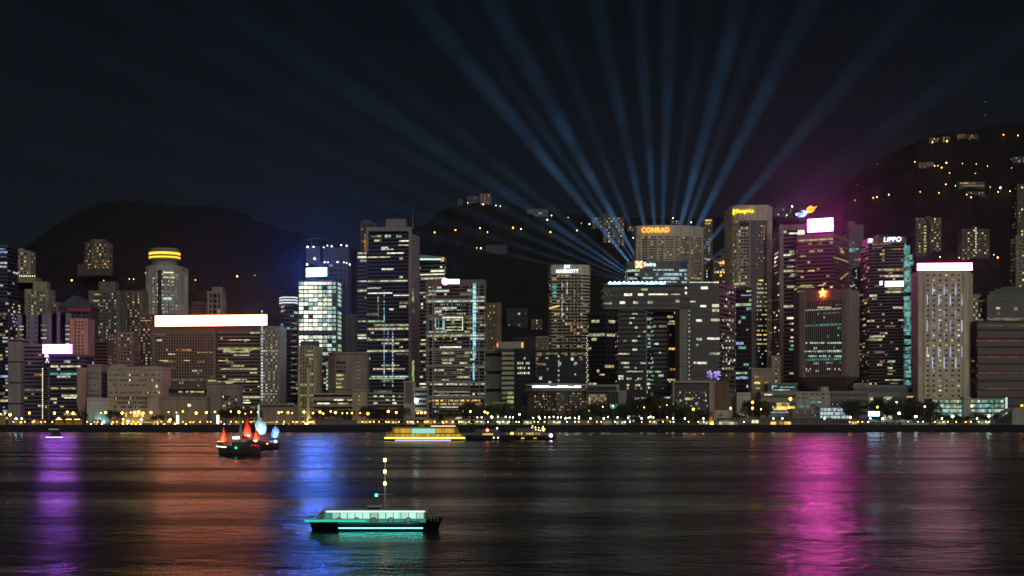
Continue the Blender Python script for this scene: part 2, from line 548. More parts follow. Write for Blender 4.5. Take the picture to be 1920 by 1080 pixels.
def lettering(name, label, T, txt, pxc, pyc, wpx, hpx, mat, cat='sign', shear=0.0, gap=.35, bold=.012):
    """real letters standing off the wall"""
    A, t, n, ang, u0, y0 = face_of(T, pxc)
    c = A + t*u0 + n*(T.prot+gap) + T.o
    cu = bpy.data.curves.new(name, 'FONT'); cu.body = txt; cu.align_x = 'CENTER'; cu.align_y = 'CENTER'
    cu.extrude = .12; cu.offset = bold; cu.shear = shear; cu.space_character = 1.08
    cu.materials.append(mat)
    o = bpy.data.objects.new(name, cu); COL.objects.link(o)
    bpy.context.view_layer.update()
    dx, dy = max(o.dimensions.x, .01), max(o.dimensions.y, .01)
    o.scale = (wpx*y0/F/dx, hpx*y0/F/dy, 1)
    o.location = (c.x, c.y, PZ(pyc, y0)); o.rotation_euler = (R(90), 0, ang)
    bpy.context.view_layer.update()
    me = bpy.data.meshes.new_from_object(o.evaluated_get(bpy.context.evaluated_depsgraph_get()))
    me.name = name
    m = bpy.data.objects.new(name, me); COL.objects.link(m)
    m.location, m.rotation_euler, m.scale = o.location, o.rotation_euler, o.scale
    bpy.data.objects.remove(o); m.name = name
    tag(m, label, cat)
    return m
# ------------------------------------------------------------------ signs' light
e_purple = emit('screen_purple', (0.45, 0.09, 1.0), 24, sample=True)
e_salmon = emit('screen_salmon', (1.0, 0.27, 0.15), 11, sample=True)
e_blue   = emit('screen_blue', (0.03, 0.16, 1.0), 150, sample=True)
e_redhot = emit('screen_red', (1.0, 0.10, 0.10), 22, sample=True)
e_white  = emit('sign_white', (0.92, 1.0, 1.0), 4, sample=True)
e_pink   = emit('screen_pink', (1.0, 0.085, 0.60), 92, sample=True)
e_rose   = emit('screen_rose', (1.0, 0.31, 0.60), 13, sample=True)
e_pale   = emit('screen_pale', (1.0, 0.86, 0.95), 2.2, sample=True)
e_amber  = emit('letters_amber', (1.0, 0.30, 0.03), 3.2, sample=True)
e_gold   = emit('letters_gold', (1.0, 0.72, 0.03), 2.2, sample=True)
e_ltr    = emit('letters_white', (0.9, 1.0, 1.0), 2.2, sample=True)
e_yring  = emit('ring_yellow', (1.0, 0.62, 0.05), 1.6, sample=True)
e_cyan   = emit('strip_cyan', (0.45, 0.85, 1.0), 1.0, rooms=1.0, cell=(3, 9, 1.4), lo=.3, hi=1.5)
e_star   = emit('star_red', (1.0, 0.09, 0.015), 26, sample=True)
e_starc  = emit('star_yellow', (1.0, 0.7, 0.2), 4, sample=True)

# ------------------------------------------------------------------ the western end
LAV, BEI, CRM, GRY, BRN, DRK = (.22,.19,.27), (.36,.31,.25), (.42,.38,.29), (.26,.26,.25), (.20,.155,.13), (.07,.072,.082)
T = tower('office_tower', 'dark blue tower cut by the left edge of the picture behind the shorter blue office', [(-60,1900),(14,1900)], 459, 40, 7, 8, wc=(.12,.10,.16), lit=.05, pal='cb', rowp=.02)
rows(T, [(-5,12,493,3,'c'),(-5,13,500,3,'c'),(-8,10,467,2,'b'),(-5,12,481,2,'d')])
tower('office_tower', 'dark blue glass office with scattered yellow lights at the far left shore', [(-40,1620),(15,1620)], 562, 40, 6.5, 5, wc=(.07,.08,.12), lit=.22, pal='bcwyd', run=1.5, bf=.35)
hill_town = Hill([(-400,560),(-100,534),(0,524),(20,522),(75,523),(110,532),(140,515),(215,514),(250,528),(300,560),(360,548),(450,530),(520,540),(600,575),(700,640),(900,700)], 1990, 2500, 1.0)
hill_town.build('town_hill', m_hill, -400, 860, 12, 24)
T = tower('apartment_block', 'cream hillside apartment slab over a string of white terrace lamps', [(18,2440),(57,2440)], 470, 26, 7, 6.5, 'grid', wc=CRM, lit=.42, pal='wyWyd', run=1, crown=4, base=PZ(524,2440), bf=.5, pf=.4, cat='apartment block')
rooftop(T, 32, 42, 465)
b = MB(); b.box(PX(12,2430)-T.o.x, PX(68,2430)-T.o.x, -14, 20, -6, 3.0); b.build('terrace', T.mw, T.root)
q = MB()
for i in range(14): q.ball((PX(14+i*4,2430)-T.o.x, -13.2, 4.2), .75, 6, 4)
q.build('lamp_string', emit('terrace_lamp', (1,.8,.45), 3), T.root)
T = tower('apartment_block', 'tall hillside apartment tower with golden windows on a stepped warm-lit podium', [(159,2440),(176,2425),(204,2440)], 452, 24, 6, 5, 'grid', wc=(.24,.22,.19), lit=.28, pal='yYodd', run=1, base=PZ(512,2440), cat='apartment block', bf=.5)
rooftop(T, 168, 196, 448)
b = MB(); b.box(PX(146,2420)-T.o.x, PX(160,2420)-T.o.x, -8, 18, -6, 12); b.box(PX(160.3,2420)-T.o.x, PX(211,2420)-T.o.x, -9, -.8, -6, 5)
b.build('podium', wall((.12,.10,.08)), T.root)
rows(T, [(161+2.4*i, 162.6+2.4*i, y, 1.7, random.choice('yoYd')) for y in (507,510.5) for i in range(17) if random.random() < .75], off=10)
rows(T, [(x, x+1.6, y, 1.6, random.choice('yYod')) for x in range(160, 204, 3) for y in (490,496,502,507) if random.random() < .6])

T = tower('apartment_block', 'narrow cream apartment tower with a tall roof tank house behind the purple-lit block', [(47,1800),(91,1800)], 542, 25, 6.4, 5.5, 'grid', wc=CRM, lit=.25, pal='wyg', run=1, cat='apartment block', bf=.5, pf=.45)
rooftop(T, 59, 85, 527)
T = tower('apartment_block', 'slim pinkish apartment tower squeezed beside the gabled roof', [(89,1790),(111,1790)], 566, 20, 6, 5, 'grid', wc=(.34,.22,.22), lit=.12, pal='wyd', run=1, cat='apartment block', bf=.5, pf=.4)
T = tower('hall', 'dark building under a broad gabled roof with a red fascia', [(111,1750),(170,1750)], 577, 30, 8, 8, 'grid', wc=(.15,.11,.12), lit=.05, pal='dr', run=1, cat='building', crown=8)
b = MB(); x0, x1, xm = PX(107,1750)-T.o.x, PX(174,1750)-T.o.x, PX(141,1750)-T.o.x
ze, zp = T.H, PZ(553,1750)-T.z0
b.face([(x0,-3,ze),(xm,-3,zp),(xm,34,zp),(x0,34,ze)]); b.face([(x1,-3,ze),(x1,34,ze),(xm,34,zp),(xm,-3,zp)]); b.face([(x0,-3,ze),(x1,-3,ze),(xm,-3,zp)]); b.face([(x0,34,ze),(xm,34,zp),(x1,34,ze)]); b.face([(x0,-3,ze),(x0,34,ze),(x1,34,ze),(x1,-3,ze)])
b.build('roof', wall((.10,.11,.15)), T.root)
b = MB(); b.box(x0+12, x1-1, -3.6, -3.1, ze-4.5, ze-.2); b.build('fascia', wall((.45,.10,.07)), T.root)
T = tower('apartment_block', 'grey-green apartment tower with yellow window columns and a square roof block', [(167,1780),(224,1780)], 545, 28, 6.2, 5.2, 'grid', wc=(.19,.20,.17), lit=.20, pal='wygdd', run=1, cat='apartment block', bf=.45, pf=.4)
rooftop(T, 182, 213, 527)
rows(T, [(175,187,552,2.4,'y'),(175,187,564,2.4,'y'),(177,190,623,2.2,'l'),(186,200,574,2,'d')])
tower('apartment_block', 'brown apartment tower peppered with small yellow lights beside the round tower', [(224,1830),(267,1830)], 545, 28, 5.2, 4.6, 'grid', wc=(.20,.17,.14), lit=.34, pal='wyydo', run=1, cat='apartment block', bf=.45, pf=.4)
tower('apartment_block', 'low red and white apartment house with a red flank wall', [(202,1690),(220,1672),(249,1680)], 622, 26, 6.4, 6, 'grid', wc=(.40,.26,.23), lit=.16, pal='wyc', run=1, cat='apartment block', bf=.5, pf=.35)
tower('apartment_block', 'red brick apartment house with pale floor lines left of the red and white one', [(171,1695),(203,1695)], 638, 24, 6.4, 6, 'ribbon', wc=(.30,.13,.12), lit=.08, pal='wd', run=1, cat='apartment block')
tower('apartment_block', 'slim dark apartment tower dotted with pinkish white lights left of the long billboard', [(259,1725),(286,1725)], 590, 24, 5.4, 4.6, 'grid', wc=(.17,.13,.12), lit=.42, pal='wdyp', run=1, cat='apartment block')

# round tower with the yellow ring
T = tower('round_tower', 'round white-ribbed tower with a yellow-lit ring-shaped restaurant on top', arc(301, 34, 1850, n=13), 497, 30, 6.4, 3.8, 'fins', wc=(.56,.57,.52), lit=.75, pal='WccWg', run=2, pf=.34, crown=9, cat='tower', prot=.55)
sv = MB(); zt = T.H
def ring(cpx, rpx, Y, z0, z1, n=36):
    r = rpx*Y/F; return [Vector((PX(cpx,Y)-T.o.x + r*cos(2*pi*i/n), 21.7 + r*sin(2*pi*i/n))) for i in range(n)], z0, z1
RZ = lambda py: PZ(py, 1850) - T.z0
b = MB(); b.prism(*ring(301, 24, 1850, zt-.02, RZ(486))); b.prism(*ring(301, 27, 1850, RZ(466), RZ(463.5))); b.build('drum', wall((.40,.40,.36)), T.root)
b = MB(); b.prism(*ring(301, 28.5, 1850, RZ(486), RZ(482))); b.prism(*ring(301, 28.2, 1850, RZ(478.6), RZ(475.4))); b.prism(*ring(301, 28.5, 1850, RZ(470.6), RZ(466)));  b.prism(*ring(301, 27.4, 1850, RZ(482), RZ(470)))
b.build('restaurant_ring', wall((.30,.24,.14)), T.root)
b = MB(); b.prism(*ring(301, 29.3, 1850, RZ(481.8), RZ(478.8))); b.prism(*ring(301, 29.3, 1850, RZ(475.2), RZ(470.8))); b.build('ring_light', e_yring, T.root)
b = MB(); b.box(PX(297,1850)-T.o.x, PX(303,1850)-T.o.x, -2.2, -.6, 0, zt-6); b.build('lift_shaft', wall((.05,.05,.055)), T.root)
b = MB(); b.tube((0,21,RZ(463.6)), (0,21,RZ(457)), .5, .2); b.build('antenna', m_steel, T.root)
rows(T, [(272,282,560,5,'T'),(306,322,560,5,'T'),(275,290,513,3,'W'),(306,325,511,2.4,'W'),(306,328,520,2.4,'w')])

# purple-lit block, salmon-lit slab, purple-sign office
T = tower('office_block', 'wide pale purple-lit block behind the purple rooftop sign', [(33,1640),(88,1640)], 590, 34, 9, 14, 'grid', wc=(.30,.27,.36), lit=.0, pal='w', run=1, pf=.75, bf=.7, cat='building')  # the sign's purple light is put into this wall colour
rows(T, [(37,45,y,2.2,'w') for y in (612,618,628,636)] + [(77,87.5,y,2.2,random.choice('wgd')) for y in (610,619,627,634)])
T = tower('office_block', 'pale purple-lit wall block with one column of lit rooms beside the salmon slab', [(88.3,1638),(132,1638)], 587, 34, 9, 14, 'grid', wc=(.30,.26,.36), lit=.0, pal='w', run=1, pf=.8, bf=.75, cat='building')  # wall colour carries the purple sign light here too
rows(T, [(123,131,y,2.2,random.choice('wgW')) for y in (611,618,627,636,645)])
T = tower('office_block', 'salmon-lit slab with four columns of dark windows facing the long billboard', [(132.4,1630),(164,1630)], 597, 26, 6.4, 6.6, 'grid', wc=(.72,.40,.30), lit=.10, pal='do', run=1, pf=.5, bf=.5, crown=5, cat='building')  # salmon floodlighting is put into the wall colour as well
T = tower('office_block', 'dark office block with mauve floor bands left of the purple-sign office', [(39.3,1570),(84,1570)], 645, 34, 7.2, 6, 'ribbon', wc=(.20,.17,.26), lit=.06, pal='oydw', run=1.4, cat='building')
b = MB(); b.box(PX(136,1630)-T.o.x, PX(161,1630)-T.o.x, -17, -16.2, PZ(667,1613)-T.z0, PZ(666,1613)-T.z0); b.build('floodlight', emit('flood_salmon', (1,.42,.25), 130, sample=True), T.root)
tower('lift_tower', 'windowless beige lift shaft standing left of the mauve-banded office', [(16,1560),(39,1560)], 635, 26, 40, 30, 'ribbon', wc=(.34,.30,.29), lit=0, bf=.94, cat='building', crown=3)
T = tower('office_block', 'dark blue glass office under the purple rooftop sign', [(82,1540),(94,1530),(145,1530),(161,1545)], 664, 30, 7.2, 6, 'ribbon', wc=(.10,.11,.17), lit=.10, pal='wwgc', run=4, bf=.40, cat='building')
rows(T, [(95,110,687,4,'w'),(114,152,687,3.6,'w'),(95,110,701,4,'t'),(113,152,701,4,'t'),(95,110,728,3,'l'),(114,142,728,3,'l'),(95,107,748,3.4,'y'),(116,145,742,4,'w'),(120,144,746,2,'W'),(113,120,762,2.4,'y')])
b = MB()
for k in range(26): b.ball((PX(82.6,1540)-T.o.x, 5.0, 4+k*2.05), .62, 6, 4)
b.build('light_chain', emit('chain_lamp', (1,.85,.55), 1.6), T.root)
e_man = MB(); x, z = PX(89,1533)-T.o.x, PZ(676,1533)-T.z0
e_man.tube((x,1.5,z+2.2),(x-1.4,1.5,z-2.4),.35,.35,5); e_man.tube((x,1.5,z+2.2),(x+1.4,1.5,z-2.4),.35,.35,5); e_man.box(x-2.4,x+2.4,1.2,1.8,z+3.2,z+6)
e_man.build('emblem', emit('emblem_white', (.9,.95,1), 1.3), T.root)
panel('billboard', 'glowing purple-white billboard on the dark blue office near the left shore', T, 81, 136, 646, 663, e_purple, 1.2, .1, legs=1.0)
b = MB(); x0, x1 = PX(147,1520), PX(163,1520)
r = empty('funnel_monument', ((x0+x1)/2, 1518, GZ)); tag(r, 'orange-lit funnel-shaped concrete column on the shore below the salmon slab', 'monument')
w_ = (x1-x0)/2
b.prism([Vector((-w_,-3)),Vector((w_,-3)),Vector((w_,6)),Vector((-w_,6))], PZ(757,1518)-GZ, PZ(690,1518)-GZ)
b.prism([Vector((-.9,-.5)),Vector((.9,-.5)),Vector((.9,1.5)),Vector((-.9,1.5))], 0, PZ(757,1518)-GZ, pts1=[Vector((-w_,-3)),Vector((w_,-3)),Vector((w_,6)),Vector((-w_,6))], top=False)
b.build('column', wall((.45,.33,.24)), r)

# beige block with punched windows
def punched(T, cols, rws, w=2.4, h=3.4, drop=.25, bright=.06):
    """single dark openings with a reveal, cut by hand-set rows of a blank wall"""
    b = MB(); g_ = MB(); lit = []
    for y in rws:
        for x in cols:
            if random.random() < drop: continue
            A, t, n, ang, u, y0 = face_of(T, x); s_ = y0/F
            c = A + t*u + n*(T.prot+.05); z = PZ(y, y0)-T.z0
            if random.random() < bright: lit.append((x-w/2, x+w/2, y, h, random.choice('wyW'))); continue
            b.obox((c.x, c.y, z), t, n, w*s_+.3, .5, h*s_+.3); c2 = c + n*.012
            g_.obox((c2.x, c2.y, z), t, n, w*s_, .5, h*s_)
    b.build('window_frame', T.mw, T.root)
    tag(g_.build('window', T.mg, T.root), kind='stuff')
    rows(T, lit)
BLANK = dict(fp=60, bp=60, style='ribbon', bf=.985, lit=0, crown=4)
T = tower('punched_window_block', 'broad beige block with scattered small square windows above yellow-lit doors', [(202.5,1520),(302,1520)], 688, 40, wc=(.50,.44,.36), cat='building', **BLANK)
punched(T, [206+4.2*i for i in range(23)], [703,713,722,736], 2.3, 3.0, .45)
punched(T, [206+3.0*i for i in range(24)], [747,755,763], 1.8, 4.6, .22, .02)
e_fill_up = emit('fill_uplight_amber', (1,.56,.10), 42, sample=True)  # amber fill added where the street lamps hardly reach the walls
fill_uplights(T, (232,240,248,256,264,272,286,296), e_fill_up)
rooftop(T, 203, 222, 683); rooftop(T, 262, 288, 686)
rows(T, [(229,238,778,9,'Y'),(250,262,776,11,'Y'),(264,270,777,10,'Y'),(292,296,724,6,'w'),(293,297,733,4,'d')])
T = tower('punched_window_block', 'beige side wing with a dark glass slot left of the broad beige block', [(165,1530),(189,1530)], 683, 34, wc=(.38,.34,.29), cat='building', **BLANK)
punched(T, [169+5*i for i in range(4)], [700,709,721,733,741], 2.0, 3.0, .25)
tower('glass_stair', 'dark glass stair slot between the two beige wings', [(189.3,1534),(202.2,1534)], 697, 20, 7, 6, wc=DRK, lit=.05, pal='cw', cat='building')
T = tower('low_block', 'blank white low block washed by a cyan uplight on the shore', [(164,1502),(204,1502)], 746, 24, wc=(.55,.55,.52), cat='building', **BLANK)
b = MB(); b.box(PX(182,1495)-T.o.x, PX(190,1495)-T.o.x, -5.2, -4.6, .2, .8); b.build('uplight', emit('uplight_cyan', (.35,.95,1), 60, sample=True), T.root)

# the long low hotel under the salmon billboard
HW = (.27,.205,.17)
T = tower('hotel_block', 'long brown block with small dark windows beneath the left half of the wide white billboard', [(286,1600),(404,1600)], 613, 40, 5.6, 5.0, 'grid', wc=HW, lit=.045, pal='wyd', run=2, bf=.42, pf=.42, crown=13, cat='building')
rows(T, [(330,359,656.5,3.6,'o'),(294,304,638,3,'w'),(315,329,664,2.2,'w'),(384,407,638,2.6,'g'),(299,317,676,2,'y'),(386,407,657,2.4,'b'),(345,357,676,2,'y'),(390,406,714,2.4,'l')])
T2 = tower('hotel_block', 'long brown block with ribbon windows beneath the right half of the wide white billboard', [(408,1600),(488,1600)], 613, 40, 6.4, 5.0, 'ribbon', wc=HW, lit=.16, pal='wwyld', run=3, bf=.45, crown=13, cat='building')
rows(T2, [(408,484,715.5,2.6,'l'),(409,430,676.5,2.6,'y'),(420,440,657,2.4,'w'),(457,472,657,2.4,'y'),(468,487,624,2.6,'w'),(430,468,637.5,2,'w'),(440,470,755,2.4,'W'),(445,460,733,2,'w')])
T3 = tower('hotel_block', 'brighter grid-fronted end bay with a cool white light column right of the wide billboard', [(488.3,1596),(525,1600)], 611, 40, 5.8, 4.6, 'grid', wc=(.36,.35,.31), lit=.35, pal='wwgd', run=1, bf=.45, pf=.4, cat='building')
b = MB()
for k in range(30): b.box(PX(490,1596)-T3.o.x, PX(493,1596)-T3.o.x, -1.3, -.9, 24+k*3.15, 24+k*3.15+1.7)
b.build('light_strip', emit('column_cool', (.75,.85,1), .8, rooms=1, cell=(9,9,3.15)), T3.root)
b = MB(); zt = T.H
r = empty('billboard', (PX(395.5,1596), 1596, PZ(602,1596))); tag(r, 'very wide pale salmon glowing billboard on the long brown block', 'sign')
xa, xb = PX(291,1596)-r.location.x, PX(501,1596)-r.location.x
za, zb = PZ(612.5,1596)-r.location.z, PZ(592,1596)-r.location.z
zc, zd = PZ(610,1596)-r.location.z, PZ(590,1596)-r.location.z
b.face([(xa,-1,za),(xb,-1,zc),(xb,-1,zd),(xa,-1,zb)]); b.build('screen', e_salmon, r)
b = MB(); b.prism([Vector((xa-.4,-.9)),Vector((xb+.4,-.9)),Vector((xb+.4,.6)),Vector((xa-.4,.6))], za-.4, zd+.4); b.build('frame', m_dark, r)
b = MB()
for i in range(19):
    x = xa+(xb-xa)*i/18; b.tube((x,.7,za-1),(x,.7,zd),.2,.2,5); b.tube((x,5,za-1),(x,.8,zd-1),.16,.16,5)
b.build('strut', m_steel, r)
tower('apartment_block', 'dim stub of an apartment tower behind the left part of the wide billboard', [(360,2050),(388,2050)], 566, 24, 6, 5, 'grid', wc=(.13,.09,.10), lit=.0, cat='apartment block')
T = tower('apartment_block', 'pale-framed apartment tower rising behind the middle of the wide billboard', [(388.5,2040),(417,2040)], 546, 24, 10, 9, 'grid', wc=(.36,.32,.30), lit=.04, pal='wy', run=1, cat='apartment block', bf=.3, pf=.3)
rooftop(T, 397, 417, 538, depth=.8, y=.0)

# low blocks on the shore in front of it
T = tower('low_block', 'blank beige low hall with one white light under the brown block', [(302,1515),(388,1515)], 744, 30, wc=(.34,.29,.23), cat='building', **BLANK)
rows(T, [(352,358,760,5,'W')]); fill_uplights(T, (310,330,350,370), e_fill_up, 4.0, .7)
T = tower('low_block', 'dark rooftop storey with one row of yellow windows behind the blank beige hall', [(300,1552),(386,1552)], 726, 26, 16, 5, wc=(.14,.12,.11), lit=0, bf=.6, crown=4, cat='building')
rows(T, [(335,343,734.5,3,'y'),(348,354,734.5,3,'l'),(357,365,734.5,3,'l'),(367,383,734.5,3,'y')])
tower('low_block', 'tall blank beige stair block right of the blank beige hall', [(388.5,1530),(413.5,1530)], 716, 26, wc=(.33,.28,.23), cat='building', **BLANK)
T = tower('low_block', 'grey block with a square of dark panes and yellow rooms right of the stair block', [(414,1540),(446,1540)], 723, 26, wc=(.32,.29,.25), cat='building', **BLANK)
punched(T, [417.5+4.2*i for i in range(7)], [744,749,756,761], 3.6, 4.0, .3, .25)
T = tower('low_block', 'low grey panelled shed behind the second junk', [(486,1490),(552,1490)], 757, 22, 30, 4, 'grid', wc=(.27,.25,.22), lit=0, bf=.9, pf=.15, crown=3, cat='building'); fill_uplights(T, (496,516,538), e_fill_up, 4.0, .6)
# ------------------------------------------------------------------ centre-left towers
T = tower('office_tower', 'slim dark tower with three white light rings round its rounded crown', [(525,1738),(531,1724),(551,1724),(559,1738)], 556, 26, 7.6, 6, wc=(.13,.13,.15), lit=.10, pal='tcgt', run=3, crown=20, rowp=.06)
for k, y in enumerate((557.5, 562.5, 567.5)):
    b = MB(); b.prism(offset_poly(T.poly, .95), PZ(y+1.1,1724)-T.z0, PZ(y-1.1,1724)-T.z0); b.build('light_ring', emit('ring_white', (.9,.95,1), 1.0), T.root)
rows(T, [(528,556,576,4,'g'),(528,556,584,4,'l')] + [(546,557,y,2.2,'d') for y in range(606, 740, 11)] + [(529,543,y,3,'t') for y in (610,634,647,665,683,707,728)])
T = tower('office_tower', 'brightly lit white glass tower below the blue rooftop screen', [(559,1650),(623,1635),(640,1690)], 524, 30, 7.75, 8.0, 'grid', wc=(.20,.25,.25), gc=(.05,.06,.06), lit=.0, crown=7, bf=.30, pf=.10)
ws = []
for y in [531.5+7.75*k for k in range(27)]:
    for i in range(7):
        x0 = 561.5+8.85*i
        p = .93 if y < 670 else (.45 if i > 3 else .2)
        if abs(y-624) < 5: p = .1
        if y > 690: p = .35 if i > 4 else 0
        if random.random() < p: ws.append((x0, x0+7.9, y, 5.6, random.choice('XXWXWT' if i < 5 and y < 690 else 'WTWTc')))
    for i in range(2):
        if random.random() < (.85 if y < 690 else .5): ws.append((624+8*i, 631+7.6*i, y, 5.2, random.choice('TTTgc')))
rows(T, ws)
rooftop(T, 566, 622, 520, m_dark)
panel('billboard', 'bright blue-white rooftop screen on the brightly lit glass tower', T, 572, 615, 502.5, 518, e_blue, 1.2, -1.5, legs=3.0)
r_ = MB(); x = PX(615.6,1634); 
# unfinished tower behind with work lights
T = tower('unfinished_tower', 'dark unfinished tower with white work lights behind the blue screen', [(574,1950),(598,1942),(652,1950)], 492, 36, 9, 9, 'grid', wc=(.10,.10,.14), lit=.02, pal='b', run=1, crown=3)
rooftop(T, 574, 600, 462, y=.0, depth=.7); rooftop(T, 604, 652, 462, y=.3, depth=.6)
q = MB()
for (x, y) in ((577,463),(588,463),(607,464),(614,460.5),(622,462),(640,460),(650,461),(609,492),(615,492),(633,491.5),(650,493),(656,496),(590,485),(576,496),(645,492)):
    q.ball((PX(x,1940)-T.o.x, -3.0, PZ(y,1940)-T.z0), random.choice((.7,.9,1.2)), 6, 4)
tag(q.build('work_light', emit('work_light', (.85,.92,1), 6), T.root), kind='stuff')
b = MB(); b.tube((PX(583,1950)-T.o.x, 12, T.H),(PX(583,1950)-T.o.x, 12, T.H+34),.5,.3); b.tube((PX(570,1950)-T.o.x, 12, T.H+29),(PX(606,1950)-T.o.x, 12, T.H+33),.4,.4); b.build('crane', m_steel, T.root)
tower('office_tower', 'narrow beige round-topped tower standing alone left of the tallest dark tower', [(646,1750),(649,1742),(666,1742),(669,1750)], 589, 18, 9, 7.5, 'grid', wc=(.44,.41,.33), lit=.05, pal='gt', run=1, bf=.3, pf=.45, crown=7, cat='tower')
T = tower('office_block', 'cream gridded office with a bright uplit corner pier on the shore', [(559,1545),(592,1538),(597,1556)], 648, 26, 6.8, 4.5, 'grid', wc=(.52,.47,.32), lit=.10, pal='lwgd', run=2, bf=.36, pf=.42, crown=2, rowp=.10, rowpal='lg', cat='building')
rooftop(T, 562, 594, 639, wall((.12,.11,.09)))
b = MB(); b.box(PX(575,1536)-T.o.x, PX(581,1536)-T.o.x, -2.2, -.8, 0, T.H*.72); b.build('corner_pier', wall((.62,.57,.38)), T.root)
b = MB(); b.box(PX(572,1530)-T.o.x, PX(584,1530)-T.o.x, -9, -8.2, .3, 1.2); b.build('uplight', emit('uplight_warm', (1,.85,.4), 50, sample=True), T.root)
T = tower('office_block', 'green-lit stair tower with stepped window lights beside the cream gridded office', [(598,1600),(616,1594)], 668, 20, 7, 5, wc=(.14,.17,.15), lit=.25, pal='tgg', run=1, cat='building')
rows(T, [(612,616,y,4,'g') for y in range(680, 730, 7)])
T = tower('office_block', 'grey-brown block with a few black windows over lit ones, dark flank to the left', [(616,1552),(629,1540),(687,1540)], 660, 26, wc=(.31,.26,.22), cat='building', **BLANK)
punched(T, [632+3.4*i for i in range(5)], [680,688,696], 3.0, 4.4, .1, 0)
rows(T, [(631,645,703.5,3.4,'l'),(631,645,711,3.6,'g'),(631,640,719,3,'w'),(631,645,726,3.4,'l')] + [(669,677,y,1.4,'d') for y in (680,687,694.5,702,709.5,717,724)])
T = tower('low_block', 'long low beige building with strip windows behind the amber lamps', [(588,1505),(661,1505)], 737, 24, 11, 7, wc=(.40,.36,.28), lit=.0, bf=.62, crown=3, cat='building')
fill_uplights(T, (596,608,620,632,644,656), e_fill_up, 4.0, .9)
rows(T, [(626,644,750,3,'W'),(652,662,750,2.6,'w'),(595,618,756.5,3,'W'),(634,652,756.5,2.6,'w')])
T = tower('low_block', 'taller beige centre block of the long low building', [(661.3,1500),(687,1500)], 730, 26, wc=(.42,.37,.29), cat='building', **BLANK)
fill_uplights(T, (666,680), e_fill_up, 4.0, 1.0)
punched(T, [673.5], [736,743,750,757,763], 1.6, 2.0, 0, .7)
T = tower('low_block', 'long low beige wing with bright office windows right of its taller centre block', [(687.3,1505),(757,1505)], 736, 24, 7.5, 7, wc=(.36,.33,.28), lit=.0, bf=.5, crown=3, cat='building')
rows(T, [(x, x+random.uniform(3,8), y, 3, random.choice('WWcT')) for y in (743,750,756) for x in range(700, 755, 12) if random.random() < .62])
T = tower('low_block', 'small grey block with upright white fins next to a white floodlight', [(757.5,1508),(776,1508)], 714, 20, 60, 4, 'fins', wc=(.50,.47,.38), lit=.0, pf=.35, crown=3, cat='building')
T = tower('low_block', 'grey block behind a glaring white floodlight left of the mast-framed office tower', [(776.5,1515),(800,1515)], 727, 20, 9, 6, wc=(.30,.31,.31), lit=.04, cat='building')
b = MB(); b.ball((PX(780,1510)-T.o.x, -4, PZ(751,1510)-T.z0), 2.0, 10, 6); b.tube((PX(780,1510)-T.o.x, -2, PZ(751,1510)-T.z0),(PX(780,1510)-T.o.x, .5, PZ(751,1510)-T.z0), .4); b.build('floodlight', emit('flood_white', (.85,.97,1), 14, sample=True), T.root)

# tallest dark tower
T = tower('office_tower', 'tallest dark glass tower with thin lit floor lines and a pale frame', [(688,1640),(769,1632)], 428, 40, 7.0, 7, 'ribbon', wc=(.10,.105,.13), lit=.085, pal='wwgcd', run=4, bf=.45, rowp=.07, rowpal='wwgc', crown=6)
rooftop(T, 722, 760, 409, wall((.33,.29,.27)), y=.15); mast(T, 773, 388, .2, .35)
fr = MB(); X0, X1 = PX(688,1632)-T.o.x, PX(770,1632)-T.o.x
fr.box(X0-1, X0+1.6, -2.2, -.5, PZ(472,1632)-T.z0, T.H+1.2); fr.box(X1-2.0, X1+1, -2.2, -.5, 0, T.H+1.2); fr.box(X0+1.61, X1-2.01, -2.1, -.5, T.H-3.2, T.H+1.1)
fr.build('frame', wall((.36,.34,.33)), T.root)
rows(T, [(708,716,443,4,'l'),(722,733,443,5,'g'),(743,753,443,4,'g'),(749,768,452,2.6,'W'),(747,768,460,2.6,'w'),(714,738,468,2.4,'w'),(726,757,475,2.6,'W'),(690,732,482.5,2.8,'w'),(716,738,505,2.8,'W'),(690,765,527.5,2.8,'w'),(690,736,550,2.4,'W'),(738,768,554,2,'W'),(690,716,602.5,2.8,'g'),(708,710,562,10,'w'),(730,738,580,3,'W'),(690,694,634,3,'w'),(700,760,692,2.6,'w'),(690,760,710,2,'g')]
     + [(719.6,721.6,y,random.uniform(2,7),random.choice('bcTtb')) for y in range(548, 726, 6)] + [(726.5,729,y,5,'b') for y in range(618,640,7)] + [(735.5,738,y,5,random.choice('bcp')) for y in range(618,726,7)] + [(708,711,y,3,'d') for y in range(556,600,5)])
T2 = tower('office_tower', 'lower left shoulder of dark glass attached to the tallest dark tower', [(670,1640),(687.6,1640)], 472, 38, 7.0, 5, 'ribbon', wc=(.12,.12,.14), lit=.07, pal='wgw', run=4, bf=.45, rowp=.08, crown=8)
rows(T2, [(671,687,475,3,'w'),(671,687,482.5,3.2,'W'),(671,687,527.5,3,'w'),(671,686,602.5,3,'g'),(671,687,634,3,'W')])
T = tower('office_tower', 'rear block with orange lit rooms peeping over the dark shoulder', [(676,1720),(702,1720)], 416, 20, 6, 5, 'grid', wc=(.15,.13,.12), lit=.05, pal='o', run=1)
rooftop(T, 678, 694, 411)
rows(T, [(683,688,y,3.2,'o') for y in range(441, 472, 5)] + [(677,681,430,3,'d')])
T = tower('office_tower', 'pale concrete side shaft with glowing edge strips right of the tallest dark tower', [(770.6,1650),(784,1668)], 439, 28, 7, 20, 'ribbon', wc=(.33,.31,.32), lit=0, bf=.93)
rows(T, [(771.5,775,548,14,'d'),(771.5,775,560,10,'g'),(771.5,775.5,700,34,'l'),(771.5,775.5,680,8,'w'),(771.5,775,583,8,'d')])
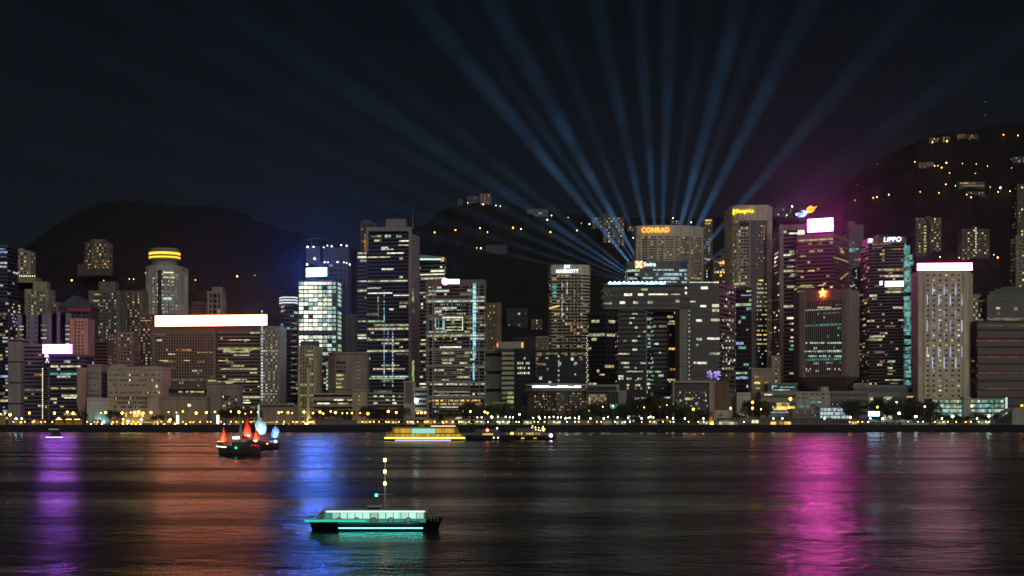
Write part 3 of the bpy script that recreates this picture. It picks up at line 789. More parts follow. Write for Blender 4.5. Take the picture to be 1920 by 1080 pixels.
T = tower('office_tower', 'ribbon-windowed tower with a slanted teal-lit roof behind the pale side shaft', [(784.5,1790),(834,1780)], 489, 34, 6.8, 5, 'ribbon', wc=(.22,.22,.18), lit=.45, pal='wwglW', run=5, bf=.45, crown=3, rowp=.1)
b = MB(); x0, x1 = T.poly[0].x-.8, T.poly[1].x+.8; za, zb, zc = T.H-.2, PZ(477,1780)-T.z0, PZ(482,1780)-T.z0
for (u0,u1,c0,c1) in ((x0,x1,zb,zc),):
    b.face([(u0,-.9,za),(u1,-1.0,za),(u1,-1.0,c1),(u0,-.9,c0)]); b.face([(u0,30,za),(u0,30,c0),(u1,30,c1),(u1,30,za)]); b.face([(u0,-.9,c0),(u1,-1.0,c1),(u1,30,c1),(u0,30,c0)]); b.face([(u0,-.9,za),(u0,-.9,c0),(u0,30,c0),(u0,30,za)]); b.face([(u1,-1,za),(u1,30,za),(u1,30,c1),(u1,-1,c1)])
b.build('slanted_roof', wall((.30,.36,.33)), T.root)
b = MB(); b.prism([Vector((x0,-1.6)),Vector((x1-5,-1.7)),Vector((x1-5,-1.1)),Vector((x0,-1.0))], za+1.2, za+2.6); b.build('light_strip', emit('roof_teal', (.55,1,.85), 1.4, sample=True), T.root)
panel('sign', 'small square orange sign on the slanted teal roof corner', T, 826.5, 833.5, 483, 490.5, emit('sign_orange', (1,.25,.03), 2.0), .6, .9)

# the mast-framed bank tower
T = tower('office_tower', 'mast-framed office tower with bright truss floors and a cyan light strip', [(799,1576),(910,1566)], 524, 36, 6.4, 5, 'ribbon', wc=(.22,.21,.19), lit=.16, pal='wwgcd', run=3, bf=.40, crown=12, rowp=.06)
fill_uplights(T, (804,818,834,850,868,886,902), e_fill_up, 5.0, 1.4)
tr = MB(); X = lambda px: PX(px,1566)-T.o.x; Z = lambda py: PZ(py,1566)-T.z0
for y in (561,592.5,625,655.5,686.5,717,745):
    tr.box(X(798), X(910.6), -2.6, -.4, Z(y+1.6), Z(y-1.6))
tr.build('truss_floor', wall((.44,.41,.36)), T.root)
ms = MB()
for x in (800.5, 803.5, 811, 814, 881, 898, 908.5):
    ms.tube((X(x), -1.7, 0), (X(x), -1.7, T.H-6), .42, .42, 8)
ms.build('mast', wall((.42,.42,.40)), T.root)
ri = MB()
for y in [661+4.4*k for k in range(25)]:
    if any(abs(y-c) < 3 for c in (686.5,717,745)): continue
    ri.box(X(812), X(878 if y < 716 else 879), -1.35, -.62, Z(y+.55), Z(y-.55))
ri.build('louvre', wall((.55,.55,.50)), T.root)
rows(T, [(813+2*i, 814.4+2*i, y, 2.2, random.choice('wWgd')) for y in (565,571,581.5,588) for i in range(30) if random.random() < .55])
rows(T, [(836,866,600,3,'g'),(836,866,607,3,'d'),(836,866,613.5,3,'g'),(836,866,619,3,'w'),(830,834,608,24,'T'),(866.5,868.5,608,24,'W'),(816,818,608,24,'b'),(822,824,608,24,'t'),(830,868,595.5,2.4,'W')]
     + [(812+3*i,814+3*i,y,2.2,random.choice('oody')) for y in (629,634,639) for i in range(12) if random.random() < .55] + [(825,865,651,3,'W'),(868,905,604,1.4,'y')]
     + [(804+3*i,806.4+3*i,y,2.6,random.choice('wWlw')) for y in (720.5,) for i in range(34) if random.random() < .85] + [(808+3*i,810.6+3*i,y,3.2,random.choice('YyoY')) for y in (751,757.5) for i in range(32) if random.random() < .7] + [(812,880,735,1.6,'g'),(812,880,763,2,'W'),(812,880,741,1.6,'w')])
b = MB()
for y in range(533, 674, 3): b.box(X(886.6), X(892.4), -2.9, -2.5, Z(y+1.2), Z(y-1.2))
for y in range(682, 715, 3): b.box(X(886.6), X(890), -2.9, -2.5, Z(y+1.2), Z(y-1.2))
tag(b.build('cyan_strip', e_cyan, T.root), 'vertical cyan light strip')
r = empty('sign', (PX(845,1562), 1562, PZ(528,1562))); tag(r, 'red lamp disc and white bar sign on the roof edge of the mast-framed tower', 'sign')
b = MB(); b.tube((-PX(975.5,1562)*.5-1.5,-.8,0),(-PX(975.5,1562)*.5-1.5,.2,0),3.4,3.4,14); b.build('red_disc', e_redhot, r)
b = MB(); b.box(-5.5, 8.8, -.8, 0, -2.3, 2.3); b.build('white_bar', e_white, r)
b = MB(); b.box(-9, 9, .21, .8, -2.8, 2.8); b.build('backing', m_dark, r)
tower('apartment_block', 'tan gridded tower behind the right edge of the mast-framed tower', [(911,1810),(932,1800),(939,1812)], 567, 24, 6.0, 4.6, 'grid', wc=(.34,.27,.19), lit=.20, pal='ydwdo', run=1, bf=.4, pf=.45, cat='apartment block')
# T-shaped tower
T = tower('lift_tower', 'slim pale tower with a wide T-shaped top and orange end lights', [(941.5,1560),(963,1560)], 654, 14, 9.2, 22, 'ribbon', wc=(.52,.52,.38), lit=0, bf=.6, crown=2, cat='tower')
b = MB(); b.box(PX(931,1555)-T.o.x, PX(982,1555)-T.o.x, -3, 14, Z(654), Z(641.5)); b.build('wide_top', wall((.40,.41,.36)), T.root)
b = MB(); b.box(PX(978,1553)-T.o.x, PX(981,1553)-T.o.x, -3.6, -3.02, Z(652.5), Z(643)); b.box(PX(931.5,1553)-T.o.x, PX(933.5,1553)-T.o.x, -3.6, -3.02, Z(651), Z(645)); b.build('end_light', emit('end_orange', (1,.25,.05), 2.2), T.root)
rows(T, [(951,963,y,5,'l') for y in (737,745,753)])
T = tower('office_block', 'grey-green windowless block with dark louvre bands left of the T-shaped tower', [(911.5,1575),(941,1570)], 657, 24, 30, 30, wc=(.20,.22,.19), lit=0, bf=.82, cat='building')
tower('low_block', 'small yellow-lit wall block at the foot of the T-shaped tower', [(925,1530),(951,1530)], 754, 12, wc=(.50,.46,.30), cat='building', **BLANK)
T = tower('office_tower', 'dark block with four rows of bright scribbled window lights', [(963.5,1640),(1004,1640)], 632, 30, 8.5, 4, wc=(.035,.036,.044), lit=0, cat='building', bf=.3)
rows(T, [(970+4*i, 973+4*i, y, 4, random.choice('gWw')) for y in (672,681,690,699.5) for i in range(6) if random.random() < (.9 if y > 675 else .5)])
T = tower('office_tower', 'near-black glass block with dotted vertical light lines behind the round hall', [(1004.5,1620),(1100,1620)], 656, 34, 9, 6, wc=(.03,.031,.038), lit=.035, pal='gcd', run=1, bf=.3, cat='building')
rows(T, [(1046,1049,y,4,'g') for y in range(668, 716, 9)] + [(1003.8+1,1006,y,3,'d') for y in range(664, 712, 8)] + [(1007,1024,683,4,'d'),(1098,1100,y,2,'d') if False else (1086,1092,672,8,'d')] + [(1080,1084,684,4,'d'),(1025,1028,692,4,'g'),(1076,1080,702,3,'g')])
b = MB()
for k in range(34): b.ball((PX(1100+1.6*(k%2),1618)-T.o.x, -1.5, 8+k*2.55), .55, 6, 4)
tag(b.build('light_chain', emit('chain_white', (.85,1,.85), 1.1), T.root), kind='stuff')

# hotel tower with white crown in the middle
HY_ = 1860
T = tower('hotel_tower', 'curved hotel tower with banded pale floors and a plain white crown sign', [(1030,1872),(1034,1862),(1044,HY_),(1070,HY_-2),(1093,HY_),(1103,1864),(1106,1874)], 496, 30, 6.1, 5.5, 'ribbon', wc=(.80,.74,.60), lit=.06, pal='wyodgd', run=1.3, bf=.50, crown=19, cat='hotel')  # floodlighting on the facade is put into the raised wall colour
rows(T, [(1031,1105,578.3,2.8,'Y')] + [(x, x+3, y, random.uniform(2,5), random.choice('oodywr')) for y in range(535, 655, 6) for x in (1056,1062,1070,1076,1084) if random.random() < .18] + [(x,x+1.6,y,6,random.choice('bcT')) for y in range(526,610,6) for x in (1053,1063) if random.random() < .6] + [(1036,1044,y,5,'t') for y in (536,542,549,556) if True])
b = MB()
for x in (1051,1058,1066,1073,1080,1087): b.box(PX(x,HY_-3)-T.o.x, PX(x+1.3,HY_-3)-T.o.x, -2.6, -.4, 6, T.H-13)
b.build('pier', wall((.10,.09,.08)), T.root)
b = MB(); b.box(PX(1046,HY_)-T.o.x, PX(1083,HY_)-T.o.x, -3.4, -2.6, PZ(514.5,HY_)-T.z0, PZ(497,HY_)-T.z0); b.build('sign_board', wall((.38,.44,.38)), T.root)
mast(T, 1040, 490); mast(T, 1051, 491)
lettering('sign', 'two lines of white capital letters on the crown of the curved central hotel', T, 'JW\nMARRIOTT', 1064.5, 505.5, 42, 15, e_ltr, gap=6.6, bold=.03)
tower('apartment_block', 'dim tan stepped block at the left foot of the curved central hotel', [(1004,1845),(1029.5,1845)], 630, 22, 5.4, 5, 'grid', wc=(.36,.29,.24), lit=.05, pal='d', run=1, cat='apartment block')
# round hall and its wing
T = tower('round_hall', 'round council hall with brown glass drum and a white glowing ring roof', arc(1045, 55.5, 1500, n=15, squash=.8), 733, 20, 40, 3.2, 'fins', wc=(.21,.17,.14), gc=(.03,.022,.018), lit=.0, pf=.22, crown=2, cat='hall', side=False, prot=.4)
rows(T, [(x, x+random.uniform(1.4,3), y, random.uniform(1.4,3), random.choice('oydtwdoyr')) for x in range(994, 1097, 3) for y in range(738, 770, 5) if random.random() < .30])
b = MB(); ro = [Vector((PX(1045,1500)-T.o.x+31*cos(2*pi*i/40), 21+24*sin(2*pi*i/40))) for i in range(40)]
b.prism(ro, T.H+.02, PZ(727,1500)-T.z0); b.build('roof_drum', wall((.30,.31,.30)), T.root)
b = MB(); rr = 27.5
for i in range(40):
    a0, a1 = 2*pi*i/40, 2*pi*(i+1)/40; cx_ = PX(1045,1500)-T.o.x
    zz = PZ(727,1500)-T.z0
    p = [(cx_+r_*cos(a), 21+r_*.78*sin(a)) for a in (a0,a1) for r_ in (18, 30.5)]
    zt_ = PZ(719.5,1500)-T.z0
    b.face([(*p[1],zt_),(*p[3],zt_),(*p[2],zt_+.6),(*p[0],zt_+.6)]); b.face([(*p[0],zt_-1.2),(*p[2],zt_-1.2),(*p[3],zt_-1.2),(*p[1],zt_-1.2)]); b.face([(*p[1],zt_-1.2),(*p[3],zt_-1.2),(*p[3],zt_),(*p[1],zt_)])
b.build('ring_roof', wall((.62,.64,.62)), T.root)
b = MB()
for i in range(40):
    if i in (28,29,33,34): continue
    a0, a1 = 2*pi*i/40, 2*pi*(i+.9)/40; cx_ = PX(1045,1500)-T.o.x; zz = PZ(724,1500)-T.z0
    b.face([(cx_+24*cos(a0),21+18.7*sin(a0),zz-1.0),(cx_+24*cos(a1),21+18.7*sin(a1),zz-1.0),(cx_+24*cos(a1),21+18.7*sin(a1),zz+.6),(cx_+24*cos(a0),21+18.7*sin(a0),zz+.6)])
b.build('ring_lamp', emit('cove_white', (.85,.97,1), 3.0, sample=True), T.root)
T = tower('glass_hall', 'low green-lit glass hall with vertical fins beside the round hall', [(1101,1512),(1160,1508)], 721, 26, 40, 3, 'fins', wc=(.34,.36,.31), lit=.0, pf=.18, crown=14, cat='hall')
b = MB(); b.box(PX(1101,1506)-T.o.x, PX(1156,1506)-T.o.x, -3, -1.2, PZ(731,1506)-T.z0, PZ(724.5,1506)-T.z0); b.build('dark_fascia', m_dark, T.root)
rows(T, [(1104,1107,752,26,'l'),(1108,1112,752,26,'d'),(1113,1121,752,26,'d'),(1122,1137,752,26,'d'),(1144,1158,762,8,'t')])
b = MB(); b.face([(PX(1160.2,1510)-T.o.x,0,0),(PX(1162,1510)-T.o.x,0,0),(PX(1175,1510)-T.o.x,0,PZ(745,1510)-T.z0),(PX(1175,1510)-T.o.x,0,PZ(732,1510)-T.z0),(PX(1160.2,1510)-T.o.x,0,PZ(732,1510)-T.z0)])
bm_o = b.build('end_fin', wall((.33,.36,.31)), T.root)
md = bm_o.modifiers.new('thick','SOLIDIFY'); md.thickness = 1.2

# gate-shaped headquarters
GW = (.13,.125,.12)
r = empty('gate_building', (PX(1220,1580), 1580, GZ)); 
tag(r, 'huge dark gate-shaped building whose top beam spans a tall opening', 'building')
class GT: pass
def gate_part(chain, top, bot, D, fp=8.4, bp=5, **k):
    """one limb of the gate building as a part"""
    T = tower('gate_limb', None, chain, top, D, fp, bp, base=PZ(bot, min(c[1] for c in chain)) if bot else None, **k)
    return T
LG = tower('gate_building', 'left leg of dark glass with scattered white windows under the gate beam', [(1159,1580),(1211,1580)], 577.5, 44, 8.4, 5, 'ribbon', wc=(.035,.036,.042), lit=.06, pal='gwwc', run=1.1, bf=.5, rowp=0, cat='building', crown=1)
rows(LG, [(1160+5*i, 1163.5+5*i, y, 3.4, random.choice('gWw')) for y in (690,710,728) for i in range(9) if random.random() < .55])
b = MB(); b.box(PX(1211.3,1580)-LG.o.x, PX(1213,1580)-LG.o.x, -.6, 44, 0, LG.H); b.build('flank_wall', wall((.30,.32,.35)), LG.root)
BM = tower('gate_building', 'top beam of the gate-shaped building', [(1132,1576),(1294,1576)], 532, 46, 14.5, 6, 'ribbon', wc=(.12,.115,.11), lit=.0, bf=.5, cat='building', base=PZ(577,1576), crown=6)
bpy.data.objects.remove(r)
rows(BM, [(1133+2.4*i,1135+2.4*i,569,3.6,random.choice('lgl')) for i in range(6)] + [(1133+2.4*i,1135+2.4*i,546+(i%3)*4,2,'d') for i in range(6)] + [(1162,1172,567.5,5,'W'),(1187,1197,567.5,5,'w'),(1214,1224,567,5,'g'),(1267,1274,565,5,'g'),(1170,1185,552.5,5,'W'),(1196,1206,552.5,4.5,'W'),(1216,1252,552,3,'W'),(1258,1275,552,2,'w'),(1202,1214,543,3.6,'l'),(1284,1288,540,4.4,'W'),(1284,1288,549.5,4.4,'W')])
b = MB(); b.box(PX(1140,1572)-BM.o.x, PX(1248,1572)-BM.o.x, -4.9, -4.5, BM.H-.8, BM.H+1.0); b.build('roof_light_line', emit('roof_cyan', (.40,.85,1.0), 3.0, rooms=1, cell=(5,50,50), lo=.5, hi=1.4, sample=True), BM.root)
b = MB(); b.box(PX(1132,1572)-BM.o.x, PX(1294,1572)-BM.o.x, -4.4, -1, BM.H-1.6, BM.H-.9); b.build('roof_ledge', wall((.3,.3,.29)), BM.root)
b = MB(); b.box(PX(1132,1576)-BM.o.x, PX(1275.5,1576)-BM.o.x, -1.2, 46.5, -1.0, -.02); b.build('soffit', wall((.30,.31,.28)), BM.root)
q = MB()
for k in range(13): q.ball((PX(1144+8.6*k,1571)-BM.o.x, -5.4, BM.H+1.3), .7, 6, 4)
q.build('roof_lamp', emit('roof_lamp', (.75,.95,1), 8), BM.root)
RJ = tower('gate_building', 'pale concrete right jamb of the gate-shaped building opening', [(1275,1578),(1290,1578)], 577.5, 44, 60, 30, 'ribbon', wc=(.30,.295,.27), lit=0, bf=.98, cat='building', crown=1)
IN = tower('gate_building', 'lit block with orange and teal windows standing inside the gate opening', [(1225,1640),(1274,1640)], 583, 30, 8.4, 5, 'ribbon', wc=(.05,.055,.06), lit=.07, pal='gcd', run=1.4, bf=.4, cat='building', crown=1)
rows(IN, [(1251,1262,594,3.5,'l'),(1252,1274,607,3.6,'y'),(1250,1276,640,3.6,'t'),(1254,1274,654,4,'Y'),(1252,1276,660,3,'l'),(1256,1268,692.5,4.5,'o'),(1252,1275,699,3,'c'),(1251,1270,712,3,'w'),(1228,1240,697,3,'g'),(1254,1258,716,3,'w')])
T = tower('gate_building', 'right wing of the gate building with bright office windows and a grey flank', [(1290.4,1577),(1349,1577),(1379,1640)], 531, 40, 8.4, 5, 'ribbon', wc=(.15,.15,.145), lit=.025, pal='WwgW', run=1.6, bf=.5, rowp=0, cat='building', crown=5)
rows(T, [(1291,1293,y,3,'g') for y in range(575, 712, 8)] + [(1314,1327,540,5,'W'),(1293,1305,565.5,3,'w'),(1313,1324,574,4,'W'),(1335,1348,573,5.5,'W'),(1335,1348,582,5,'w'),(1305,1316,601,4.6,'W'),(1333,1349,600,4.6,'w'),(1306,1316,636,4.5,'w'),(1326,1349,635,4,'W'),(1330,1350,663,4,'g'),(1308,1325,680.5,4,'W')]
     + [(1354+6*i, 1355.8+6*i, y, 3.6, random.choice('gWw')) for y in range(548, 712, 13) for i in range(5) if random.random() < .5])
b = MB()
for k in range(46): b.box(*(lambda x, z: (x, x+random.uniform(.6,3.2), -1.5, -1.2, z, z+random.uniform(.4,1.4)))(PX(random.uniform(1323,1347),1577)-T.o.x, PZ(random.uniform(697,712),1577)-T.z0))
b.build('media_panel', emit('led_violet', (.50,.36,1), 1.1, rooms=1), T.root)
ls = MB()
for k in range(24): ls.ball((PX(1294+2.2*k,1572)-T.o.x, -4, T.H+.6), .38, 5, 4)
ls.build('roof_lamp', emit('roof_lamp_w', (.85,1,.8), 2), T.root)
tower('office_tower', 'black tower with yellow office strips behind the left leg of the gate building', [(1104,1720),(1134,1714),(1158,1730)], 586, 34, 8.4, 5, wc=(.035,.035,.04), lit=.11, pal='wlgy', run=3, bf=.35)

# twin-sign hotel slab and the teal-lit office in front of it
CY = 1900
T = tower('hotel_tower', 'broad curved pale hotel slab with orange capital letters on its blank crown', [(1194,CY+6),(1215,CY),(1245,CY-2),(1275,CY),(1300,CY+8),(1318,CY+20)], 422, 30, 4.7, 5.2, 'grid', wc=(.82,.75,.63), lit=.11, pal='oodyow', run=1, bf=.46, pf=.16, crown=21, cat='hotel', prot=.5, cap=100)  # wall colour raised in place of floodlights on the slab
b = MB()
for x in (1195.5, 1201.5, 1233, 1264, 1292, 1315):
    A, t, n, ang, u, y0 = face_of(T, x); c = A + t*u + n*1.0
    b.obox((c.x, c.y, (T.H-12)/2), t, n, 2.2, 1.6, T.H-12)
b.build('pilaster', wall((.84,.77,.65)), T.root)  # pilaster colour carries the same floodlit paleness
lettering('sign', 'orange glowing capital letters on the curved pale hotel slab', T, 'CONRAD', 1229, 432, 52, 9, e_amber, gap=1.2)
T = tower('office_block', 'office with teal lit floors and a grey sign band in front of the pale hotel', [(1176,1762),(1200,1756),(1288,1756)], 489.5, 34, 7.6, 5, 'ribbon', wc=(.17,.22,.23), lit=.75, pal='TTgTc', run=4, bf=.40, crown=15, cat='building')
b = MB(); b.box(PX(1277,1755)-T.o.x, PX(1289,1755)-T.o.x, -1.6, -.65, PZ(503,1755)-T.z0, T.H-.3); b.build('blue_panel', wall((.05,.12,.35)), T.root)
fan = MB()  # glowing tubes stand in for thin beams in front of the facade
for k in range(15):
    a = R(24+9.4*k); ln = random.uniform(16, 24)
    c, d = Vector((PX(1243,1755)-T.o.x, -1.7, PZ(534,1755)-T.z0)), Vector((cos(a),0,sin(a)))
    fan.tube(c + d*6, c + d*ln/ max(.62, sin(a)+.12), .13, .05, 4)
tag(fan.build('beam_fan_tubes', emit('beam_fan_blue', (.14,.50,1.0), .55), T.root), 'fan of thin blue beams drawn as glowing tubes')
r = empty('sign', (PX(1198,1750), 1750, PZ(496,1750))); tag(r, 'orange square with a white cross beside white letters on the teal office', 'sign')
b = MB(); b.box(-4.4, 4.4, -.4, .3, -4.0, 4.0); b.build('orange_square', emit('logo_orange', (1,.36,.03), 1.5), r)
b = MB()
for sx in (-1, 1): b.face([(-4.3*sx-1.1,-.45,-3.9),(-4.3*sx+1.6,-.45,-3.9),(4.3*sx+1.1,-.45,3.9),(4.3*sx-1.6,-.45,3.9)][::1] if False else [(sx*-4.2,-.45,-3.9),(sx*-2.2,-.45,-3.9),(sx*4.2,-.45,3.9),(sx*2.2,-.45,3.9)])
b.build('white_cross', emit('logo_white', (1,1,.95), 1.8), r)
lettering('sign', 'white letters next to the orange square logo on the teal office', T, 'Swire', 1218, 496, 22, 8, e_ltr, gap=.6)
def absorb(name, label, cat, limbs):
    """joins limbs that stand as one building under one root; each limb becomes a part"""
    base = limbs[0][0].root.location.copy()
    r = empty(name, base); tag(r, label, cat)
    for T, part in limbs:
        o = T.root
        for k in ('label', 'category', 'group'):
            if k in o: del o[k]
        o.name = part; o.parent = r; o.location = o.location - base
    return r
# ------------------------------------------------------------------ eastern cluster
T = tower('apartment_block', 'brown apartment tower with scattered lights showing right of the pale hotel slab', [(1319,2090),(1336,2090)], 410, 24, 5.4, 4.4, 'grid', wc=(.16,.14,.12), lit=.30, pal='ddywc', run=1, bf=.45, pf=.4, cat='apartment block')
rows(T, [(1322,1334,413.5,3,'Y'),(1322,1332,419,3,'y'),(1320,1324,485,2,'l')])
T = tower('apartment_block', 'low apartment block with glaring yellow rooms left of the gold-lettered hotel', [(1337,2060),(1366,2060)], 484, 24, 6.4, 5.5, 'grid', wc=(.18,.15,.12), lit=.38, pal='yYdow', run=1.4, bf=.4, pf=.3, cat='apartment block')
rooftop(T, 1352, 1366, 474)
rows(T, [(1354,1361,492,6,'Y'),(1348,1353,493,3,'Y'),(1353,1366,506,3,'y'),(1363,1367,497,4,'W'),(1362,1368,520,5,'o')])
# tall hotel with gold letters
SY = 1790
SHc = [(1366,SY+26),(1368,SY+14),(1374,SY+6),(1384,SY+1),(1404,SY-2),(1438,SY-3),(1447,SY+14)]
T = tower('hotel_tower', 'tall rounded hotel tower with gold letters, pale floors left and dark glass right', SHc, 384, 30, 6.1, 4.6, 'grid', wc=(.80,.71,.58), lit=.15, pal='yodwyg', run=1, bf=.46, pf=.20, crown=29, cat='hotel',  # pale wall colour includes the floodlighting of the tower
          skip=lambda T, w: (w[5].x + w[6].x*w[0]) > PX(1403.5,SY)-T.o.x and w[6].x > .9)
g_ = MB(); x0, x1 = PX(1407,SY-3)-T.o.x, PX(1437,SY-3)-T.o.x
g_.box(x0, x1, -1.6, 4, 0, T.H-29*T.s-.2); g_.build('bay_glass', glass((.018,.016,.022)), T.root)
b = MB(); b.box(x0-2.0, x0-.01, -1.9, 4, 0, T.H-29*T.s-.3); b.box(x1+.01, x1+1.6, -1.9, 4, 0, T.H-29*T.s-.3); b.build('pier', wall((.44,.39,.33)), T.root)
rows(T, [(1409+i*4.4, 1411.4+i*4.4, y, 3.0, random.choice('oowyod')) for y in range(418, 506, 6) for i in range(6) if random.random() < .34]
      + [(1408+i*3.3, 1410.8+i*3.3, y, 2.8, k) for (y, k) in ((526,'Y'),(533,'y'),(541,'g'),(549,'g'),(557,'l'),(566,'l'),(574,'l'),(582,'g'),(590,'l'),(599,'l'),(611,'g'),(620,'y'),(628,'Y'),(637,'l'),(645,'y')) for i in range(9) if random.random() < .7]
      + [(1408+i*3.3, 1410.8+i*3.3, y, 2.6, random.choice('tgdl')) for y in range(652, 686, 6) for i in range(9) if random.random() < .4] + [(1378,1403,533,3,'w'),(1397,1401,520,4,'T')], off=1.4)
b = MB()
for zz in (T.H-29*T.s-4, T.H-29*T.s-92): b.box(PX(1385,SY)-T.o.x, x0-2.1, -2.6, -.5, zz-2.2, zz+1.2)
b.build('dark_floor', m_dark, T.root)
lettering('sign', 'gold glowing script letters on the pale crown of the tall rounded hotel', T, 'Shangri-La', 1396.5, 396, 33, 9.5, e_gold, gap=1.2)
A, t, n, ang, u, y0 = face_of(T, 1377.5); c = A + t*u + n*1.8 + T.o
r = empty('sign', (c.x, c.y, PZ(398,y0)), ang); tag(r, 'small gold oval emblem left of the gold letters on the rounded hotel', 'sign')
b = MB(); hs = 5.6*y0/F; ws = 2.6*y0/F
for k in range(20):
    a0, a1 = 2*pi*k/20, 2*pi*(k+1)/20
    b.face([(ws*cos(a0),-.2,hs*sin(a0)),(ws*cos(a1),-.2,hs*sin(a1)),(ws*.62*cos(a1),-.2,hs*.75*sin(a1)),(ws*.62*cos(a0),-.2,hs*.75*sin(a0))])
for k in range(12):
    a = -2.2+4.4*k/11; z = hs*.62*(k/5.5-1); b.box(ws*.5*sin(a*1.2)-.28, ws*.5*sin(a*1.2)+.28, -.22, -.05, z-.35, z+.35)
b.build('emblem', e_gold, r)
mast(T, 1436, 374, .3, .2)

tower('office_tower', 'black glass tower with a few lit strips between the gate building and the gold-lettered hotel', [(1379.5,1700),(1409,1694)], 539, 30, 8.0, 5, wc=(.06,.065,.075), lit=.15, pal='gwtlb', run=2, bf=.35, rowp=.03)
T = tower('office_block', 'narrow dark block striped with orange light lines right of the gold-lettered hotel', [(1448,1880),(1463,1880)], 456, 24, 5.3, 14, wc=(.16,.10,.08), lit=0, bf=.5, cat='building', crown=3)
rows(T, [(1451,1462,y,1.6,random.choice('ood')) for y in range(480, 554, 5)] + [(1447,1462,457,1.4,'o')])
T = tower('low_block', 'cream house gable dotted with warm lights at the foot of the wide ribbon tower', [(1447,1640),(1463,1640)], 667, 20, 7, 5, 'grid', wc=(.42,.36,.26), lit=.40, pal='ywo', run=1, bf=.45, pf=.4, cat='building')
T = tower('office_tower', 'wide beige tower with dark ribbon windows left of the magenta rooftop screen', [(1462,1745),(1509,1735)], 420, 40, 7.4, 7, 'ribbon', wc=(.34,.27,.25), lit=.07, pal='wgW', run=2, bf=.45, crown=11, rowp=.05, rowpal='gwl')
rows(T, [(1480,1509,y,3.4,k) for (y,k) in ((438,'W'),(472,'g'),(477,'g'),(488,'g'),(518,'t'),(538,'w'),(607,'w'),(640,'g'),(655,'t'),(700,'l'))])
b = MB(); b.box(PX(1462,1735)-T.o.x-.4, PX(1469,1735)-T.o.x, -1.3, -.5, 0, T.H-.6); b.build('side_pier', wall((.36,.30,.28)), T.root)
T = tower('office_tower', 'mauve-lit brown tower carrying the big magenta rooftop screen', [(1495,1720),(1562,1700),(1591,1755)], 437, 34, 6.9, 6.2, 'ribbon', wc=(.36,.17,.15), lit=.03, pal='ylw', run=1.6, bf=.50, crown=9, sidelit=.02)
rows(T, [(1516,1523,457.5,2.6,'y'),(1533,1541,457,2.6,'y'),(1518,1528,471.5,3,'y'),(1533,1543,470.5,3,'l'),(1501,1512,480.5,2.4,'g'),(1496,1507,509,3,'l'),(1515,1528,508,3,'l'),(1500,1524,536,3,'l'),(1534,1546,535,2.4,'w'),(1575,1582,471,4,'y')] + [(1497+i*4,1499+i*4,539,2.4,'l') for i in range(8)])
panel('billboard', 'big glaring magenta-white rooftop screen above the star-fronted tower', T, 1513, 1562, 410, 434, e_pink, 1.4, -2.4, legs=3.5)
dg = MB(); x0, x1 = PX(1563.5,1716)-T.o.x, PX(1590,1745)-T.o.x
dg.tube((x0,12,PZ(533,1716)-T.z0),(x1,46,PZ(512,1745)-T.z0),.9,.9,6); dg.build('diagonal_light', emit('diag_light', (1,.75,.3), .7, rooms=1, cell=(3,60,3)), T.root)
T = tower('office_tower', 'dark glass tower with teal lit floors right behind the magenta screen tower', [(1592,1800),(1619,1800)], 421, 30, 7.4, 5, wc=(.20,.15,.20), lit=.12, pal='ttwgc', run=3, bf=.42, crown=10)
rooftop(T, 1592, 1606, 413)
rows(T, [(1592,1612,467,3.2,'t'),(1590,1600,439,3,'w'),(1602,1611,487,3,'g'),(1605,1618,520,4,'t'),(1593,1607,536.5,3.4,'p'),(1593,1607,544.5,1.6,'p')])
panel('sign', 'bright red rooftop sign on a thin dark tower left of the white-lettered glass tower', T, 1611.5, 1618.5, 483, 491, emit('sign_red', (1,.14,.05), 5, sample=True), .8, .2)
tower('office_tower', 'slim dark tower with mixed window lights in the gap left of the white-lettered glass tower', [(1607,1690),(1624,1690)], 500, 24, 6.6, 5, wc=(.08,.075,.085), lit=.26, pal='gwcdt', run=1.6, bf=.4, rowp=.03)

# flame-like neon emblem on its own roof frame
r = empty('sign', (PX(1511,1740), 1740, PZ(397,1740))); tag(r, 'winged neon sign, blue-white feathers left and orange flames right, above the magenta screen', 'sign')
def feathers(spec, mat, nm):
    b = MB()
    for pts in spec:
        q = [Vector(((x-1511)*1740/F, 0, -(y-397)*1740/F)) for x, y in pts]
        for i, (a, c) in enumerate(zip(q, q[1:])): b.tube(a, c, .62-.1*i, .52-.1*i, 6)
    b.build(nm, mat, r)
feathers([[(1511,398),(1503,401),(1495,399.5),(1491,401.5)],[(1512,400),(1504,404),(1498,403),(1494,404.5)],[(1512,402),(1506,406),(1500,406),(1497,407)],[(1510,396),(1506,395),(1502,397)]], emit('neon_blue', (.25,.42,1), 3.0, sample=True), 'blue_feather')
feathers([[(1514,398),(1508,402),(1503,406)],[(1515,396),(1508,397.5),(1505,401)]], emit('neon_white', (.9,.92,1), 2.0, sample=True), 'white_feather')
feathers([[(1513,393),(1521,389),(1529,389),(1532,386)],[(1514,395.5),(1522,392),(1528,391)],[(1515,397.5),(1522,396),(1527,394.5)],[(1513,391.5),(1517,388),(1521,386.5)],[(1519,389),(1522,386)],[(1516,398.5),(1523,397.5)]], emit('neon_orange', (1,.36,.02), 3.0, sample=True), 'flame')
b = MB()
for x in (1500, 1508, 1516, 1524): b.tube(((x-1511)*1740/F,1.2,-15),((x-1511)*1740/F,1.2,4),.2,.2,5)
b.box(-12, 9, 1.0, 1.4, -6.2, -5.8); b.build('support_frame', m_steel, r)

